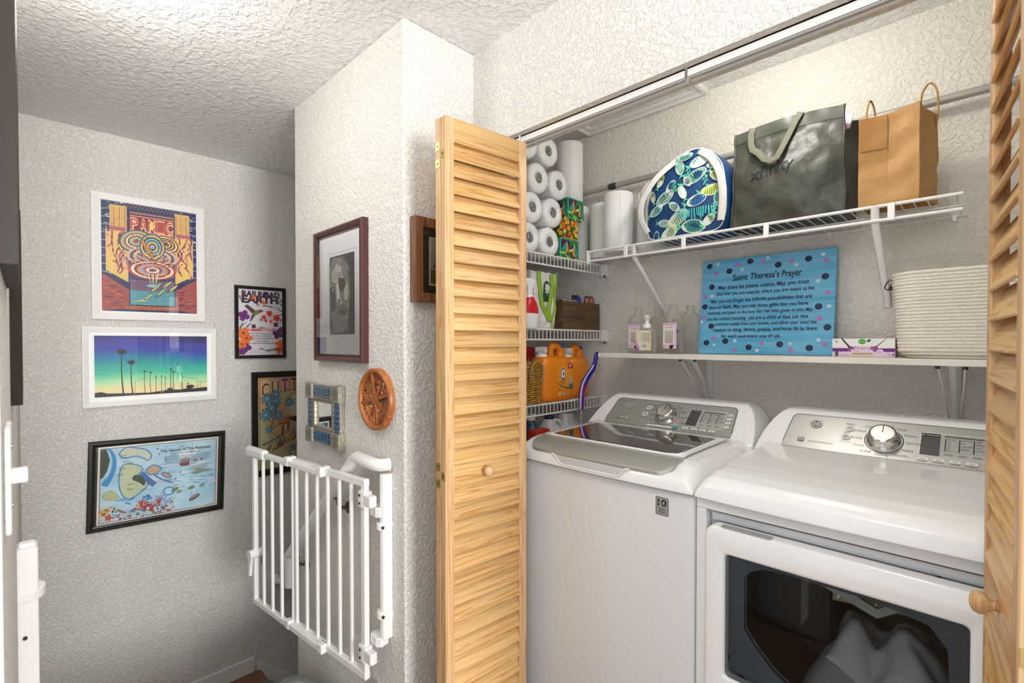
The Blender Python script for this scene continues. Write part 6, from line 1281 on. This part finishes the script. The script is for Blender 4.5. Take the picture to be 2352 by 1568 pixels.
# ================================================================== stair gate, handrail, things on the stair
GA, GB_ = Vector((-1.585, .86, 0)), Vector((-2.378, .781, 0)); GD = (GB_-GA).normalized(); GN = Vector((GD.y, -GD.x, 0))
if GN.y > 0: GN = -GN
gmap = plane_map(GA, GD, (0, 0, 1), GN)
GATE_S = (.084, .162, .243, .321, .402, .483, .579, .663, .746)
GW = pbr('white_gate_enamel', '#f1f0ee', .32)
t = thing('stair_gate', 'white metal stair gate standing open along the corner wall', 'gate', (GA+GD*.4).to_tuple())
def gbar(name, s0, s1, z0, z1, n0, n1, bev=.002): return MB().prism([(s0, z0), (s1, z0), (s1, z1), (s0, z1)], gmap, n0, n1).build(name, GW, t, bev)
gbar('stile', -.011, .011, .160, .870, -.010, .010); gbar('stile', .820, .842, .160, .850, .006, .026)
gbar('top_rail', -.012, .530, .843, .868, -.011, .011); gbar('top_rail', .250, .834, .838, .861, .007, .027, .004); gbar('bottom_rail', -.012, .530, .162, .186, -.011, .011); gbar('bottom_rail', .250, .834, .160, .182, .007, .027)
for s_ in GATE_S[:6]: gbar('bar', s_-.006, s_+.006, .18, .85, -.006, .006)
for s_ in GATE_S[6:]: gbar('bar', s_-.006, s_+.006, .18, .85, .011, .023)
gbar('bar', .508, .520, .18, .85, -.006, .006)
for s_ in (.262, .520):
    for z0, z1 in ((.836, .874), (.156, .192)):
        c = gbar('slide_clip', s_-.016, s_+.016, z0, z1, -.013, .029, .004)
        for ds in (-.008, .008): MB().cyl(gmap(s_+ds, z1-.0005, .006), gmap(s_+ds, z1+.0008, .006), .0028, 8).build('screw', DKPLAST, c)
gbar('latch_handle', .720, .895, .826, .872, .000, .034, .012)
lb = MB().cyl(gmap(.831, .385, -.012), gmap(.831, .385, .046), .021, 16).build('lower_latch', GW, t, .002)
MB().prism([(.812, .385), (.851, .385), (.846, .29), (.834, .285), (.826, .33)], gmap, .030, .044).build('latch_lever', GW, lb, .003)
MB().prism([(.815, .385), (.821, .385), (.821, .33), (.815, .33)], gmap, -.010, -.004).build('latch_spring', BRONZE, lb)
for zc in (.800, .255):
    b = MB(); b.loft([(zc-.026, 0, 0, .024, .018, 4), (zc+.026, 0, 0, .024, .018, 4)], 20, T=Matrix(((GD.x, GN.x, 0, GA.x), (GD.y, GN.y, 0, GA.y), (0, 0, 1, 0), (0, 0, 0, 1))))
    h_ = b.build('hinge_clamp', GW, t, .003)
    MB().prism([(0, -.014), (.062, -.014), (.066, .0), (.062, .014), (0, .014)], plane_map((-1.588, .858, zc), (.98, .02, 0), (0, .98, 0), (0, 0, 1)), -.020, .020).build('hinge_arm', GW, h_, .004)
    for dz in (-.014, .014): MB().cyl(gmap(.006, zc+dz, .017), gmap(.006, zc+dz, .0205), .0045, 8).build('screw', DKPLAST, h_)
# wall-mounted hinge post of the gate
t = thing('gate_hinge_post', 'white plastic gate hinge post screwed to the corner wall', 'gate post', (-1.525, .90, .30))
b = MB(); post = [(-.017, 0), (.017, 0), (.020, .020), (.014, .036), (0, .040), (-.012, .034), (-.017, .020)]
pm = lambda u, v, k: (-1.520+u, .921-v, k)
b.prism(post, pm, .318, .893); b.build('post', GW, t, .003)
MB().prism([(-.036, 0), (-.016, 0), (-.016, .014), (-.036, .014)], pm, .330, .880).build('wall_channel', GW, t, .002); MB().cyl((-1.546, .907, .862), (-1.546, .904, .862), .006, 10).build('screw', DKPLAST, t)
for z0, z1 in ((.742, .778), (.290, .322)): MB().prism([(-.060, .008), (.0, .006), (.008, .040), (-.010, .052), (-.050, .050), (-.064, .036)], pm, z0, z1).build('hinge_cup', GW, t, .004)
for zc in (.712, .402):
    c = MB().prism([(.024*cos(2*pi*i/20)-.004, .018+.030*sin(2*pi*i/20)) for i in range(20)], pm, zc-.013, zc+.013).build('collar', GW, t, .003); MB().cyl((-1.503, .884, zc), (-1.499, .880, zc), .005, 8).build('screw', DKPLAST, c)
# latch post on the opposite wall
t = thing('gate_latch_post', 'white plastic gate latch post at the left edge, on the wall opposite the gate', 'gate post', (-1.5, .0, .3))
yw = q_wall(-1.5)
MB().box(-1.53, -1.47, yw, yw+.034, .25, .908).build('post', GW, t, .004); MB().prism([(-.033*cos(pi*i/12), .02+.026*sin(pi*i/12)) for i in range(13)]+[(.033, 0), (-.033, 0)], lambda u, v, k: (-1.5+u, yw+v, k), .795, .818).build('collar', GW, t, .003)
MB().box(-1.512, -1.488, yw+.004, yw+.030, .906, .916).build('top_clip', GW, t, .002); MB().cyl((-1.466, yw+.012, .72), (-1.4695, yw+.012, .72), .004, 8).build('screw', DKPLAST, t)
# handrail on the corner wall
RAILM = pbr('white_rail_paint', '#eeecea', .3)
t = thing('handrail', 'white round stair handrail on the corner wall behind the gate', 'handrail', (-1.8, .878, .7))
P_ = [(-1.520, .921, .922), (-1.530, .890, .922), (-1.552, .879, .923), (-1.668, .878, .930), (-1.690, .878, .921), (-2.300, .878, .385), (-2.322, .878, .366)]
MB().tube(P_, .0225, 20).build('rail', RAILM, t); MB().cyl((-2.318, .878, .368), (-2.314, .878, .225), .0225, 20).build('end_drop', RAILM, t)
for x, z in ((-1.835, .762), (-2.235, .410)):
    b = MB(); b.tube(bez([(x, .878, z-.020), (x+.004, .880, z-.045), (x+.010, .897, z-.060), (x+.012, .918, z-.062)], 14), .006, 8); b.lathe([(.0001, .9205), (.024, .9205), (.022, .914), (.008, .911), (.0001, .911)], (x+.012, 0, z-.064), 16, 'y'); b.box(x-.016, x+.016, .871, .885, z-.027, z-.021); b.build('bracket', BRONZE, t)
t = thing('lower_handrail', 'upper end of the white handrail of the lower flight, on the far wall', 'handrail', (-3.24, 1.3, -.3))
MB().tube([(-3.318, 1.165, -.165), (-3.25, 1.160, -.165), (-3.24, 1.175, -.168), (-3.24, 1.25, -.235), (-3.24, 2.2, -1.05)], .0225, 16).build('rail', RAILM, t)
# things lying on the stair, cut by the bottom edge
b = MB(); T_ = Matrix.Translation((-1.985, .76, -.36)) @ Matrix.Rotation(.25, 4, 'Z')
b.loft([(0, 0, 0, .115, .095, 3), (.03, 0, 0, .135, .115, 3), (.16, 0, 0, .14, .12, 2.8), (.27, .01, 0, .125, .11, 2.6), (.335, .015, 0, .09, .08, 2.4), (.355, .02, 0, .03, .03, 2)], 32, True, .012, T=T_)
tag(b.build('cloth_bundle', pbr('grey_green_cloth', '#8b948c', .8, noise_bump=(30, .7, .01))), 'soft grey-green bundle on the stair at the bottom edge', 'bundle')
b = MB(); T_ = Matrix.Translation((-2.80, .98, -.72)) @ Matrix.Rotation(1.1, 4, 'Z')
b.loft([(0, 0, 0, .10, .042, 2.6), (.03, 0, 0, .11, .046, 2.6), (.09, -.02, 0, .085, .042, 2.4), (.15, -.05, 0, .05, .042, 2.2), (.205, -.055, 0, .05, .042, 2.2)], 24, True, .004, T=T_)
tag(b.build('boot', pbr('grey_suede', '#6d6a65', .85, noise_bump=(60, .6, .006))), 'grey boot on the stair landing at the bottom edge', 'boot')
for o in bpy.data.objects:
    if '_e' in o: del o['_e']
